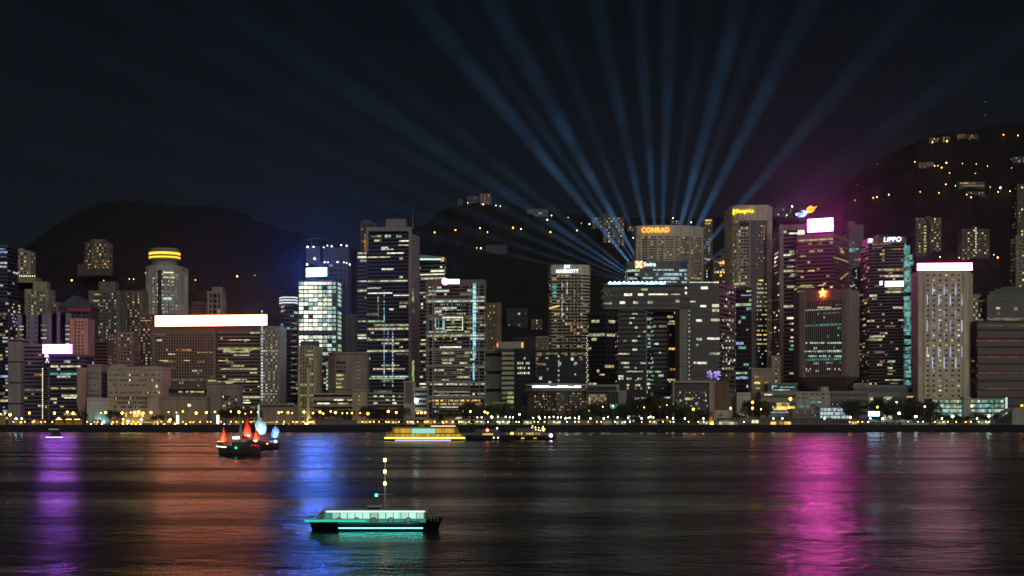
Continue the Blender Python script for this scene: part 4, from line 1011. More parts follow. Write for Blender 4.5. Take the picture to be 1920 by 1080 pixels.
# the star-fronted tower on a tapering foot
T = tower('office_tower', 'ribbed tower with a red star on its brow and a tapering inverted foot', [(1500,1640),(1589,1600),(1609,1636)], 541, 34, 7.2, 4.3, 'fins', wc=(.33,.27,.235), lit=.085, pal='wdtc', run=2, pf=.40, crown=20, base=PZ(706,1600), prot=.55, sidelit=0)
rows(T, [(1508+3.6*i, 1510.6+3.6*i, y, 3.2, k) for (y, k, p) in ((576.5,'y',.0),(643,'T',.85),(659,'c',.8),(668,'T',.7),(692,'w',.3)) for i in range(22) if random.random() < p] + [(1533+3*i,1535.5+3*i,576.5,3,'y') for i in range(9)] + [(1508,1585,659,1.4,'c')])
A, t, n, ang, u, y0 = face_of(T, 1600); 
b = MB(); A0 = T.poly[0]; A1 = T.poly[1]; tt = (A1-A0).normalized(); nn = Vector((tt.y,-tt.x))
L_ = (A1-A0).length
for xx in (3.2, L_-3.2):
    c = A0 + tt*xx + nn*.9; b.obox((c.x,c.y,T.H/2), tt, nn, 6.0, 1.6, T.H-.2)
c = A1 + (T.poly[2]-A1)*.5; t2 = (T.poly[2]-A1).normalized(); n2 = Vector((t2.y,-t2.x)); c = c + n2*.75
b.obox((c.x,c.y,T.H/2), t2, n2, (T.poly[2]-A1).length-.5, 1.4, T.H-.2)
b.build('corner_wall', wall((.36,.295,.26)), T.root)
ft = MB(); zf = -(T.z0-GZ)
cen = sum(T.poly, Vector((0,0)))/len(T.poly)
lo_ = [cen + (p-cen)*.42 for p in T.poly]
ft.prism(lo_, zf, -16, mat=0); ft.prism(lo_, -15.99, -.05, pts1=offset_poly(T.poly, .3)); ft.build('inverted_foot', wall((.33,.27,.235)), T.root)
A, t, n, ang, u, y0 = face_of(T, 1544.5); c = A + t*u + n*2.2 + T.o
r = empty('star_sign', (c.x, c.y, PZ(549.5,y0)), ang); tag(r, 'glowing red five-pointed star with a yellow core on the ribbed tower', 'sign')
def star(R_, r_, y): return [((R_ if k % 2 == 0 else r_)*sin(pi*k/5), y, (R_ if k % 2 == 0 else r_)*cos(pi*k/5)) for k in range(10)]
def star_mesh(R_, r_, y0_, y1_):
    b = MB(); f, k = star(R_, r_, y0_), star(R_, r_, y1_)
    for i in range(10):
        j = (i+1) % 10
        b.face([(0,y0_,0), f[i], f[j]]); b.face([f[i], k[i], k[j], f[j]]); b.face([(0,y1_,0), k[j], k[i]])
    return b
star_mesh(5.0, 2.2, -.4, .4).build('star', e_star, r)
star_mesh(2.8, 1.2, -.7, -.41).build('star_core', e_starc, r)

# white-lettered faceted glass tower
LY = 1640
main = [(1626,LY+16),(1630,LY+8),(1659,LY),(1694,LY-4),(1699,LY+8)]
T = tower('office_tower', 'faceted dark glass tower with white capital letters and protruding teal-lit bays', main, 444, 34, 5.9, 5, 'ribbon', wc=(.27,.26,.28), gc=(.02,.022,.028), lit=.11, pal='wgdyd', run=2, bf=.36, crown=12, rowp=.04, rowpal='wyg')
T.mw2 = wall((.34,.33,.35))
bays = MB(); fr = MB()
spec = [(1693,1704,461,476),(1697,1709,478,488),(1696,1705,488,505),(1697,1711,490,498),(1696,1706,506,528),(1698,1710,528,534),(1696,1706,536,548),(1695,1712,556,568),(1696,1706,562,596),(1696,1712,597,604),(1696,1707,604,622),(1697,1713,622,628),(1696,1707,636,646),(1698,1711,650,662),(1696,1713,664,672),(1697,1706,674,694),(1699,1714,694,700),(1697,1708,700,708),(1702,1711,712,722)]
for (a, c, y0_, y1_) in spec:
    d = random.uniform(3, 7)
    bays.box(PX(a,LY)-T.o.x, PX(c,LY)-T.o.x, -d+4, 24, PZ(y1_,LY)-T.z0+.3, PZ(y0_,LY)-T.z0-.3)
    fr.box(PX(a,LY)-T.o.x-.3, PX(c,LY)-T.o.x+.3, -d+3.8, 24.2, PZ(y0_,LY)-T.z0-.3, PZ(y0_,LY)-T.z0+.25)
bays.build('teal_bay', emit('bay_teal', (.22,.62,.56), .42, rooms=1, cell=(2.4,60,2.4), lo=.1, hi=1.9), T.root)
fr.build('bay_frame', T.mw2, T.root)
b = MB(); b.prism([Vector((PX(1700,LY)-T.o.x,10)),Vector((PX(1712,LY)-T.o.x,14)),Vector((PX(1712,LY)-T.o.x,40)),Vector((PX(1700,LY)-T.o.x,40))], 0, PZ(478,LY)-T.z0); b.build('flank_glass', T.mg, T.root)
rooftop(T, 1650, 1668, 438, m_dark)
rows(T, [(1636,1672,459,1.6,'o'),(1672,1694,467.5,2.4,'o')])
lettering('sign', 'white slanted capital letters on the brow of the faceted glass tower', T, 'LIPPO', 1672.5, 449.5, 32, 9, e_ltr, shear=.2, gap=.8)
lettering('sign', 'narrow white letters on the turned left face of the faceted glass tower', T, 'LIPPO', 1632, 452, 9, 8, e_ltr, shear=.2, gap=.8)
panel('sign', 'pale pink-white lit band sign across the middle of the faceted glass tower', T, 1659.5, 1694, 527, 538, e_pale, .8, .3)
panel('sign', 'small square pale sign left of the band sign on the faceted glass tower', T, 1650, 1655.5, 527, 535, e_pale, .8, .3)
tower('office_tower', 'narrow dark tower slot between the faceted glass tower and the white-striped hotel', [(1713.5,1760),(1722,1760)], 520, 20, 7, 5, wc=(.06,.05,.06), lit=.06, pal='gw', run=1)

# slab hotel with vertical light tubes
HYY = 1570
T = tower('hotel_tower', 'pale slab hotel with eight window columns and scattered blue-white light tubes', [(1722,HYY),(1815,HYY-4),(1823,HYY+30)], 508, 26, 9.35, 10.8, 'grid', wc=(.78,.67,.50), lit=.26, pal='lywWd', run=1, bf=.62, pf=.58, crown=6, bot=8, cat='hotel', prot=.5, sidelit=0)  # floodlit brightness is part of this wall colour
tb = MB()
for (y0_, y1_, off) in ((532,553,22),(553,573,12),(584,596,22),(601,622,12),(625,636,22),(650,670,12),(670,691,22)):
    for i in range(4 if off == 12 else 3):
        x = PX(1724+off+21.6*i, HYY)-T.o.x
        tb.box(x-.42, x+.42, -1.5, -.9, PZ(y1_,HYY)-T.z0, PZ(y0_,HYY)-T.z0)
tb.build('light_tube', emit('tube_blue', (.62,.68,1.0), .62, rooms=1, cell=(30,30,12), lo=.4), T.root)
panel('billboard', 'long rose-white glowing strip along the roof of the pale slab hotel', T, 1720.5, 1822, 493.5, 507, e_rose, 1.0, -1.0)
tower('office_tower', 'slim tower with yellowish lit rooms right behind the pale slab hotel', [(1823.5,1640),(1834,1640)], 555, 24, 7, 5, 'grid', wc=(.36,.33,.28), lit=.45, pal='lygw', run=1, bf=.4, pf=.2)
T = tower('office_block', 'pink-roofed pale block with two lit floors behind the brown striped block', [(1824,1760),(1851,1760)], 551, 24, 7, 5, wc=(.34,.24,.28), lit=.25, pal='wgd', run=2, cat='building')
T = tower('office_block', 'grey-green glass hall with a stepped curved roof at the right edge', [(1851,1730),(1925,1730)], 553, 40, 10, 8, wc=(.18,.21,.19), gc=(.03,.036,.036), lit=.03, pal='wd', run=1, bf=.3, cat='building', crown=3)
b = MB()
for (a, c, t_) in ((1856,1925,546),(1866,1925,541),(1880,1925,537)): b.box(PX(a,1730)-T.o.x, PX(c,1730)-T.o.x, 4, 34, T.H-.02 if t_ == 546 else PZ(t_+5,1730)-T.z0-.01, PZ(t_,1730)-T.z0)
b.build('stepped_roof', wall((.16,.19,.18)), T.root)
T = tower('office_block', 'massive dark brown block with thin orange floor lines at the right edge', [(1833,1560),(1935,1560)], 601, 40, 16, 8, 'ribbon', wc=(.10,.065,.05), gc=(.02,.015,.014), lit=0, bf=.24, cat='building', crown=4, prot=.3)
b = MB()
for y in (610,639,669,699,729): b.box(PX(1834,1558)-T.o.x, PX(1934,1558)-T.o.x, -.9, -.5, PZ(y+.6,1558)-T.z0, PZ(y-.6,1558)-T.z0)
b.build('floor_light', emit('line_orange', (1,.36,.14), .22, rooms=1, cell=(5,50,50)), T.root)
T = tower('apartment_block', 'pale apartment tower cut by the right edge above the grey-green hall', [(1904.5,2000),(1932,2000)], 441, 24, 6.4, 6, 'grid', wc=(.30,.27,.22), lit=.35, pal='yYwd', run=1, bf=.45, pf=.4, cat='apartment block')
T = tower('apartment_block', 'taller dark apartment tower with yellow rooms cut by the right edge', [(1907,2070),(1932,2070)], 345, 24, 6.8, 6, 'grid', wc=(.15,.14,.13), lit=.22, pal='yYw', run=1, bf=.45, pf=.4, cat='apartment block')
# low buildings along the eastern shore
T = tower('low_block', 'beige step-gabled block with orange lit openings under the black glass tower', [(1410,1560),(1447,1560)], 690, 22, wc=(.38,.32,.25), cat='building', **BLANK)
rows(T, [(1415,1423,706.5,4,'o'),(1414,1425,718,4,'Y'),(1433,1440,718,4,'o'),(1415,1425,728,2,'y')])
T = tower('low_block', 'low terrace building with a teal glass upper floor and yellow ground floor', [(1427,1530),(1492,1530)], 735, 24, 14, 7, wc=(.36,.34,.28), lit=0, bf=.55, cat='building')
rows(T, [(1433,1448,740,2.6,'W'),(1455,1480,758,6,'y'),(1448,1490,764,4,'Y'),(1440,1478,773,2.4,'b'),(1450,1476,767,4,'Y')])
T = tower('glass_hall', 'teal glass pavilion floor above the yellow-lit terrace', [(1440,1545),(1495,1545)], 718, 20, 14, 6, wc=(.20,.30,.27), lit=0, bf=.3, cat='building', crown=3)
rows(T, [(1447,1449,727,8,'c'),(1447,1457,724,2,'T'),(1449,1480,731,2.4,'T'),(1462,1490,726,2,'t')])
T = tower('glass_hall', 'big dark box-framed hall with a glazed front and gold-lit right jamb', [(1263,1495),(1339,1495)], 716, 30, 30, 14, wc=(.035,.033,.033), gc=(.02,.02,.022), lit=0, bf=.05, cat='hall', crown=4, prot=.3)
fr = MB(); X = lambda px: PX(px,1495)-T.o.x; Z = lambda py: PZ(py,1495)-T.z0
fr.box(X(1261), X(1341), -3.4, -.4, Z(718), Z(713.5)); fr.box(X(1261), X(1264), -3.3, -.4, 0, Z(718.02)); fr.box(X(1329), X(1339), -3.3, -.4, 0, Z(718.02))
fr.build('frame', wall((.40,.36,.30)), T.root)
rows(T, [(x, x+random.uniform(.8,3), y, random.uniform(1.5,5), random.choice('dddgc')) for x in range(1268, 1326, 3) for y in range(736, 770, 5) if random.random() < .33] + [(1284,1298,748,5,'l')])
b = MB(); b.box(X(1331), X(1337.5), -6.2, -5.6, .2, .9); b.build('uplight', emit('uplight_gold', (1,.55,.06), 42, sample=True), T.root)
tower('low_block', 'blank dark brown block right of the gold-lit jamb', [(1339.3,1497),(1366,1497)], 714, 30, wc=(.17,.11,.085), cat='building', **BLANK)
tower('low_block', 'grey ribbed block between the brown block and the white box', [(1366.3,1503),(1383,1503)], 738, 24, 40, 3, 'fins', wc=(.26,.28,.27), gc=(.05,.055,.055), lit=0, pf=.3, cat='building')
T = tower('low_block', 'plain white box building lit brightly from the ground', [(1382.5,1490),(1407,1490)], 736, 16, wc=(.62,.61,.57), cat='building', **BLANK)
b = MB()
for x in (1385,1391,1398,1404): b.box(PX(x,1484)-T.o.x-.5, PX(x,1484)-T.o.x+.5, -4.4, -3.8, .2, .8)
b.build('uplight', emit('uplight_white', (1,.93,.8), 34, sample=True), T.root)
tower('low_block', 'low bright white wall panel below the dark brown block', [(1340,1480),(1372,1480)], 769, 6, wc=(.62,.60,.50), cat='building', **BLANK)
T = tower('low_block', 'white concrete block with red and teal windows on the eastern shore', [(1493,1535),(1556,1535)], 734, 26, wc=(.46,.46,.42), cat='building', **BLANK)
rooftop(T, 1541, 1556, 725); 
punched(T, [1498,1505,1512,1522,1533,1543], [739,746], 4, 2.6, .1, 0)
rows(T, [(1520,1528,754,3.6,'t'),(1531,1540,754,3,'t'),(1499,1507,762,3.4,'t'),(1511,1516,762,3,'t'),(1521,1529,760,3.4,'r'),(1519,1539,746,2.4,'d')])
T = tower('car_park', 'open-decked low block with faint red lights in front of the white concrete block', [(1487,1510),(1536,1510)], 766, 20, 6, 5, 'grid', wc=(.30,.29,.27), lit=.3, pal='drd', run=1, cat='building', bf=.4)
T = tower('glass_hall', 'pale teal lit glass office beside the magenta-facing shore', [(1536.5,1505),(1601,1505)], 762, 20, 7, 6, 'grid', wc=(.40,.45,.44), lit=.0, pf=.12, bf=.2, crown=3, cat='building')
rows(T, [(1538+6.2*i, 1543.6+6.2*i, y, 5.4, random.choice('TTcTb')) for y in (768,775,782) for i in range(10)])
T = tower('low_block', 'dark grey shed with a curved roof between the shore trees', [(1557,1540),(1607,1540)], 748, 20, 20, 6, wc=(.16,.17,.17), lit=0, bf=.4, cat='building')
rows(T, [(1560+9*i,1562+9*i,758,2,'c') for i in range(5)])
tower('low_block', 'grey podium deck at the foot of the star-fronted tower', [(1560,1570),(1628,1570)], 733, 24, 12, 7, wc=(.28,.27,.25), lit=.05, pal='wc', run=2, cat='building')
T = tower('low_block', 'broad grey podium under the faceted glass tower', [(1600,1590),(1720,1590)], 722, 30, 16, 9, wc=(.27,.27,.26), lit=.03, pal='wg', run=2, cat='building', crown=5)
rooftop(T, 1604, 1632, 718, wall((.35,.35,.34)))
rows(T, [(1700,1718,744,2.4,'Y')])
T = tower('low_block', 'white box with three dark slots on the grey podium', [(1602,1575),(1630,1575)], 737, 14, wc=(.58,.57,.55), cat='building', **BLANK)
T = tower('glass_hall', 'teal-white lit glass podium below the pale slab hotel', [(1748,1530),(1810,1530)], 747, 26, 9, 7, 'grid', wc=(.44,.47,.45), lit=.0, pf=.12, bf=.25, crown=4, cat='building')
rows(T, [(1750+4*i,1753.4+4*i,752.5,5,random.choice('gwtd')) for i in range(14)] + [(1750+6.2*i,1755.8+6.2*i,y,6.5,random.choice('TTTgt')) for y in (761,770,779) for i in range(9)])
tower('stair_tower', 'pale teal stair shaft between the two lit glass podiums', [(1808.5,1520),(1819,1520)], 744, 14, wc=(.50,.54,.51), cat='building', **BLANK)
T = tower('glass_hall', 'lit glass terrace wing with a white corner frame at the far right shore', [(1819.5,1528),(1888,1528)], 747, 24, 9, 7, 'grid', wc=(.44,.47,.45), lit=.0, pf=.12, bf=.25, crown=4, cat='building')
rows(T, [(1821+4*i,1824.4+4*i,752.5,4.6,random.choice('gwWt')) for i in range(15)] + [(1821+6.2*i,1826.8+6.2*i,y,6,random.choice('TTtdg')) for y in (761,770,779) for i in range(10)])
b = MB(); X = lambda px: PX(px,1526)-T.o.x
b.box(X(1886), X(1888.5), -3, -.5, 0, T.H+1); b.build('corner_frame', emit('frame_white', (.75,1,.97), .8), T.root)
# arched tent hall
r = empty('arched_hall', (PX(1895,1470), 1470, GZ)); tag(r, 'grey arched tent hall with a dark open end at the right edge', 'hall')
b = MB(); X = lambda px: PX(px,1470)-r.location.x
prof = [(X(1866+ (1930-1866)*k/16), sin(pi*(.0+.62*k/16))**.75*(PZ(764,1470)-GZ)*1.02) for k in range(17)]
for (x0,z0_),(x1,z1_) in zip(prof, prof[1:]): b.face([(x0,0,z0_),(x1,0,z1_),(x1,26,z1_),(x0,26,z0_)])
b.build('shell', wall((.42,.42,.40)), r)
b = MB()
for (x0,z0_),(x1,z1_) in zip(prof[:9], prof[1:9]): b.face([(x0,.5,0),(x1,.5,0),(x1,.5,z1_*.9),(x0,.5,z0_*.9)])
b.build('opening_shade', m_dark, r)  # dark sheet stands in for the shade inside the open end
b = MB()
for (x0,z0_),(x1,z1_) in zip(prof[8:], prof[9:]): b.face([(x0,.3,0),(x1,.3,0),(x1,.3,z1_*.995),(x0,.3,z0_*.995)])
b.build('end_wall', wall((.40,.40,.39)), r)

absorb('gate_building', 'huge dark gate-shaped building whose long top beam spans a tall opening', 'building', [(BM,'top_beam'),(LG,'left_leg'),(RJ,'right_jamb')])
# ------------------------------------------------------------------ houses on the hillsides
def hill_house(label, hill, p0, p1, top, bot, nf_px=5, bp=5, lit=.3, pal='ywd', wc=(.30,.26,.23), D=16, name='hill_house', cat='house', style='grid', Y=None):
    X, Y0, z = hill.at((p0+p1)/2, bot)
    return tower(name, label, [(p0,Y0),(p1,Y0)], top, D, nf_px, bp, style, wc=tuple(.55*q for q in wc), lit=lit, pal=pal, run=1, base=min(PZ(bot,Y0), PZ(top,Y0)-4)-6, bf=.45, pf=.35, crown=1.5, cat=cat, cap=30)
hill_house('long pale mansion on the peak with warm lit rooms at its right end', hill_mid, 876, 905, 367.5, 381, 5, 4, .10, 'dw')
hill_house('brightest warm-lit house on the peak beside the long pale mansion', hill_mid, 900, 921, 363, 384, 4.5, 3.6, .55, 'oydo')
hill_house('small dim house at the left end of the peak ridge', hill_mid, 858, 867, 373, 381, 5, 5, 0, 'd')
hill_house('pale flat-roofed villa with two lights on the ridge right of the peak', hill_mid, 988, 1028, 392, 404, 6, 9, .05, 'w', (.36,.33,.31))
hill_house('dim grey-blue slab house low on the dark slope left of the white-crowned hotel', hill_mid, 911, 950, 459, 473, 5, 7, 0, 'd', (.16,.18,.22))
hill_house('dim low house with one cool lit end on the slope behind the T-shaped tower', hill_mid, 950, 990, 578, 608, 7, 7, .05, 'dc', (.10,.10,.11))
hill_house('small yellow-lit house on the dark slope left of the central hotel', hill_mid, 996, 1017, 598, 614, 5, 4, .45, 'lyd', (.20,.20,.16))
T = hill_house('stepped hillside apartment tower with golden rooms in the blue beams', hill_mid, 1131, 1171, 407, 462, 5.2, 4.6, .42, 'yYowd', (.24,.22,.20), 24, 'apartment_block', 'apartment block'); rooftop(T, 1132, 1147, 399)
T = hill_house('shorter hillside apartment block with white lights left of the stepped one', hill_mid, 1110, 1130.6, 407, 428, 5.2, 4.6, .35, 'wyd', (.22,.20,.19), 22, 'apartment_block', 'apartment block')
hill_house('tiny house with white lights on the ridge above the orange-lettered hotel', hill_mid, 1258, 1275, 413, 421, 4, 4, .5, 'wW', (.22,.2,.2))
hill_house('tiny warm house on the ridge left of the orange-lettered hotel', hill_mid, 1176, 1192, 424, 434, 4, 4, .35, 'yd', (.22,.2,.2))
hill_house('dim ridge house behind the gap right of the gold-lettered hotel', hill_mid, 1452, 1486, 390, 410, 5, 5, .10, 'cdw', (.14,.12,.13))
# eastern hillside
for (p0, p1, t, b_, lit, lab) in ((1742,1761,258,267,.25,'leftmost dim house of the row on the eastern hilltop'),(1767,1782,256,264.5,.6,'bright yellow-lit house second in the eastern hilltop row'),(1795,1812,251,262,.7,'brightest lit house, third in the eastern hilltop row'),(1814,1834,252,262,.35,'rightmost house of the row on the eastern hilltop')):
    hill_house(lab, hill_east, p0, p1, t, b_, 4, 3.6, lit, 'yYo', (.24,.22,.19))
hill_house('long low pale house with a lit terrace on the eastern slope', hill_east, 1722, 1751, 304, 310, 5, 5, .12, 'dw', (.36,.33,.30))
T = hill_house('long low house lit green and orange on the eastern slope', hill_east, 1798, 1846, 341, 351, 8, 3.4, .0, 'o', (.26,.22,.18))
rows(T, [(1800+3*i,1802.4+3*i,343.5,2.2,'g' if i < 5 else 'd') for i in range(10)] + [(1804+3*i,1806.4+3*i,348,2.2,'o') for i in range(14)])
T = hill_house('low house with white terrace lights below the green and orange one', hill_east, 1814, 1846, 359, 366, 6, 3, .4, 'wg', (.22,.22,.20))
hill_house('pair-roofed pale house near the right edge of the eastern slope', hill_east, 1899, 1922, 294, 304, 5, 5, .25, 'cw', (.26,.25,.25))
T = hill_house('hillside apartment slab with a dark centre slot and golden rooms', hill_east, 1717, 1765, 408, 474, 5.2, 5, .30, 'yYwdd', (.27,.24,.21), 24, 'apartment_block', 'apartment block')
rooftop(T, 1738, 1745, 404); b = MB(); b.box(PX(1737,T.Y)-T.o.x, PX(1743,T.Y)-T.o.x, -1.4, -.6, 0, T.H-2); b.build('centre_slot', m_dark, T.root)
rows(T, [(1732,1738,y,3,'y') for y in range(425, 470, 6) if random.random() < .75])
T = hill_house('hillside apartment slab with a white-lit central stair right of the golden one', hill_east, 1803, 1855, 429, 482, 5.2, 5, .26, 'yYdwd', (.22,.20,.18), 24, 'apartment_block', 'apartment block')
rooftop(T, 1826, 1834, 424); rows(T, [(1828.5,1830.5,y,2.6,'W') for y in range(428, 478, 5)])
# transmitter mast on the eastern hill
X, Y, z = hill_east.at(1847, 241)
r = empty('transmitter_mast', (X, Y, z-2)); tag(r, 'thin lattice transmitter mast with faint lamps on the eastern hilltop', 'mast')
b = MB(); hh = PZ(189,Y)-z
for sx, sy in ((-1,-1),(1,-1),(1,1),(-1,1)): b.tube((sx*2.2,sy*2.2,0),(sx*.5,sy*.5,hh),.22,.16,5)
for k in range(12):
    a = 2.2-1.7*k/12; c = 2.2-1.7*(k+1)/12; z0_, z1_ = hh*k/12, hh*(k+1)/12
    b.tube((-a,-a,z0_),(c,-c,z1_),.12,.12,4); b.tube((a,-a,z0_),(-c,-c,z1_),.12,.12,4)
b.build('lattice', m_dark, r)
b = MB(); b.ball((0,-1,hh*.52),.55); b.ball((0,-1,hh*.99),.45); b.build('beacon', emit('mast_lamp', (1,.85,.8), .8), r)

# ------------------------------------------------------------------ lamps on the hill roads
def lamp_mats():
    return {'a': emit('lamp_amber', (1.0, .42, .04), 19, sample=True), 'w': emit('lamp_white', (.90, 1.0, .92), 20, sample=True), 'y': emit('lamp_yellow', (1.0, .60, .13), 16, sample=True), 'g': emit('lamp_green', (.2, 1.0, .55), 12, sample=True), 'r': emit('lamp_red', (1, .12, .05), 12, sample=True)}
LM = lamp_mats()
def lamp_proto(kind, h, rad):
    pole = MB(); pole.tube((0,0,0),(0,0,h),.13,.09,6); pole.tube((0,0,h-.2),(0,-1.5,h+.15),.08,.06,5); pole.box(-.35,.35,-.35,.35,0,.5)
    head = MB(); head.box(-.35,.35,-2.0,-1.3,h+.12,h+.32)
    bulb = MB(); bulb.ball((0,-1.65,h-.05), rad, 8, 6)
    return pole.mesh('pole', m_steel), head.mesh('lamp_head', m_dark), bulb.mesh('bulb', LM[kind])
_lp = {}
def lamp(name, label, loc, kind, h=9.0, rad=.5, group=None):
    key = (kind, h, rad)
    if key not in _lp: _lp[key] = lamp_proto(*key)
    r = empty(name, loc); tag(r, label, 'street lamp', group)
    a, b, c = _lp[key]
    link_mesh('pole', a, r); link_mesh('lamp_head', b, r); link_mesh('bulb', c, r)
    return r
ORDW = 'first second third fourth fifth sixth seventh eighth ninth tenth eleventh twelfth thirteenth fourteenth fifteenth sixteenth seventeenth eighteenth nineteenth twentieth'.split()
def by_landmark(items, marks, base, place, suffix='from left'):
    """a label for each item: base + place + nearest landmark, and its turn among those that share it"""
    near = []
    for it in items:
        near.append(min(range(len(marks)), key=lambda k: abs(marks[k][0]-it[0])))
    out = []
    for i, it in enumerate(items):
        same = sorted([j for j in range(len(items)) if near[j] == near[i] and base(items[j]) == base(it)], key=lambda j: items[j][0])
        n = len(same); q = same.index(i)
        s = '%s %s %s' % (base(it), place, marks[near[i]][1])
        if n > 1: s += ', %s of %d %s' % (ORDW[q], n, suffix)
        out.append(s)
    return out
hl = [(135,525,'a',1.5),(195,525,'a',.8),(243,523,'y',.8),(251,523,'y',.9),(367,525,'a',1.0),(445,519,'a',1.5),(478,516,'a',.9),(275,560,'y',.7)]
hm_ = [(815,436,'a',1.2),(854,431,'a',1.3),(900,428,'a',1.3),(914,435,'y',.9),(962,427,'a',1.4),(977,429,'w',.8),(902,466,'w',1.0),(894,464,'y',.7),(1032,435,'a',1.3),(1082,432,'w',.8),(1026,412,'w',.8),(1034,404,'w',.7),(1105,421,'w',.9),(1187,447,'w',.8),(877,381,'w',.6),(906,384,'w',.8),(930,386,'w',.6),(938,387,'w',.6),(1065,408,'w',.5),(1090,418,'g',.5),(1262,409,'w',.9),(1296,416,'w',.9),(1485,388,'w',1.4),(1493,402,'w',.7),(1460,398,'y',.6),(1475,404,'w',.6)]
he = [(1881,253,'a',1.1),(1908,254,'a',1.1),(1748,267,'y',1.0),(1775,264,'y',1.3),(1715,304,'y',.8),(1774,305,'a',1.5),(1804,306,'y',.7),(1830,308,'y',.7),(1752,312,'a',.9),(1765,314,'a',1.1),(1758,310,'y',.7),(1780,325,'y',.7),(1773,345,'y',1.0),(1791,349,'g',.9),(1875,353,'w',1.9),(1871,359,'y',.8),(1893,358,'y',.9),(1907,358,'y',.9),(1856,351,'y',.6),(1725,360,'a',.8),(1760,361,'a',.8),(1812,366,'y',.9),(1820,370,'y',.9),(1637,372,'y',1.0),(1644,369,'y',1.0),(1666,366,'y',1.1),(1603,378,'y',1.0),(1607,347,'y',.5),(1645,308,'y',.5),(1828,325,'y',.6),(1896,316,'y',.6),(1851,311,'y',.6),(1870,484,'a',1.5),(1863,478,'y',.8),(1762,482,'y',1.0),(1798,484,'y',.9)]
marks_h = [(140,'the golden podium tower'),(247,'the yellow-ringed round tower'),(445,'the wide billboard'),(830,'the mast-framed tower'),(905,'the dim grey-blue slab house'),(970,'the T-shaped tower'),(1032,'the flat-roofed ridge villa'),(1100,'the stepped apartment tower'),(1187,'the orange-lettered hotel'),(1296,'the brown tower behind it'),(1475,'the winged neon sign'),(1640,'the white-lettered tower'),(1740,'the golden-roomed slab'),(1780,'the long rose roof strip'),(1820,'the white-stair slab'),(1875,'the right edge towers'),(1907,'the right picture edge')]
COLN = {'a':'amber','w':'white','y':'yellow','g':'green'}
SZN = lambda s: 'bright' if s >= 1.15 else ('faint' if s <= .75 else 'small')
allh = [(x,y,k,s,hill_town) for x,y,k,s in hl] + [(x,y,k,s,hill_mid) for x,y,k,s in hm_] + [(x,y,k,s,hill_east) for x,y,k,s in he]
labs = by_landmark(allh, marks_h, lambda it: '%s %s hillside lamp' % (SZN(it[3]), COLN[it[2]]), 'above')
for it, lb in zip(allh, labs):
    x, y, k, s, hill = it
    X, Y, z = hill.at(x, y+9)
    h = max(4.0, PZ(y, Y) - z)
    if h > 30: z = PZ(y, Y) - 12; h = 12.0
    lamp('street_lamp', lb, (X, Y, z), k, round(h/2)*2.0, round(.62*s*Y/2400, 1), 'lamps along the dark hillside roads')
# ------------------------------------------------------------------ trees on the shore
m_bark = plain('bark', (.07,.055,.04), .9)
def leaf_mat(rgb):
    m, nt, N, L, P = new_mat('leaf')
    g = N.new('ShaderNodeNewGeometry'); mr = N.new('ShaderNodeMapRange'); mr.inputs[3].default_value = .5; mr.inputs[4].default_value = 1.5
    L.new(g.outputs['Random Per Island'], mr.inputs[0])
    mx = N.new('ShaderNodeVectorMath'); mx.operation = 'SCALE'; mx.inputs[0].default_value = rgb
    L.new(mr.outputs[0], mx.inputs['Scale']); L.new(mx.outputs[0], P.inputs['Base Color'])
    P.inputs['Roughness'].default_value = .7
    return m
m_leaf = leaf_mat((.05,.075,.024))
def tree_proto(seed, h=10.0, spread=4.6, n=900):
    rnd = random.Random(seed)
    tr = MB(); tr.tube((0,0,0),(0,0,h*.45),.32,.2,7)
    cr = MB(); clumps = []
    for k in range(9):
        a = rnd.uniform(0, 2*pi); rr = spread*rnd.uniform(.15,.75); z = h*rnd.uniform(.45,.86)
        p = Vector((rr*cos(a), rr*sin(a), z)); clumps.append((p, rnd.uniform(1.3,2.3)))
        tr.tube((0,0,h*rnd.uniform(.25,.45)), p, .15, .05, 5)
    for k in range(n):
        p, r = rnd.choice(clumps)
        d = Vector((rnd.gauss(0,1), rnd.gauss(0,1), rnd.gauss(0,.7))).normalized()*r*rnd.uniform(.55,1.05)
        c = p + d; s_ = rnd.uniform(.22,.5)
        u = Vector((rnd.gauss(0,1),rnd.gauss(0,1),rnd.gauss(0,1))).normalized(); v = u.orthogonal().normalized()
        cr.face([c-u*s_, c+v*s_*.6, c+u*s_, c-v*s_*.6])
    return tr.mesh('trunk', m_bark), cr.mesh('crown', m_leaf)
TP = [tree_proto(s, 10, sp, n) for s, sp, n in ((1,4.6,900),(2,5.2,1100),(3,3.6,700),(4,4.2,850))]
def palm_proto(seed):
    rnd = random.Random(seed)
    tr = MB(); tr.tube((0,0,0),(.3,0,8),.22,.15,7)
    cr = MB()
    for k in range(16):
        a = 2*pi*k/16+rnd.uniform(-.1,.1); up = rnd.uniform(.1,1.0); o = Vector((.3,0,8)); prev = o
        for j in range(1, 5):
            t = j/4; q = o + Vector((cos(a)*2.8*t, sin(a)*2.8*t, up*1.6*t - 2.2*t*t))
            w = Vector((-sin(a), cos(a), 0))*(.34*(1-t*.6)); cr.face([prev-w, q-w*.8, q+w*.8, prev+w]); prev = q
    return tr.mesh('trunk', m_bark), cr.mesh('crown', m_leaf)
PP = palm_proto(7)
def tree(name, label, px, Y, hpx, k, group):
    r = empty(name, (PX(px,Y), Y, GZ), random.uniform(0,6.28)); tag(r, label, 'tree', group)
    a, b = PP if k == 'p' else TP[k]
    s = hpx*Y/F/(9.4 if k != 'p' else 9.0)
    link_mesh('trunk', a, r); link_mesh('crown', b, r)
    r.scale = (s*random.uniform(.95,1.15), s*random.uniform(.95,1.15), s)
    return r
trees = []
def grove(p0, p1, n, h0, h1, Y0, Y1):
    for i in range(n):
        trees.append((p0+(p1-p0)*(i+.5)/n+random.uniform(-2,2), random.uniform(Y0,Y1), random.uniform(h0,h1), random.randrange(4)))
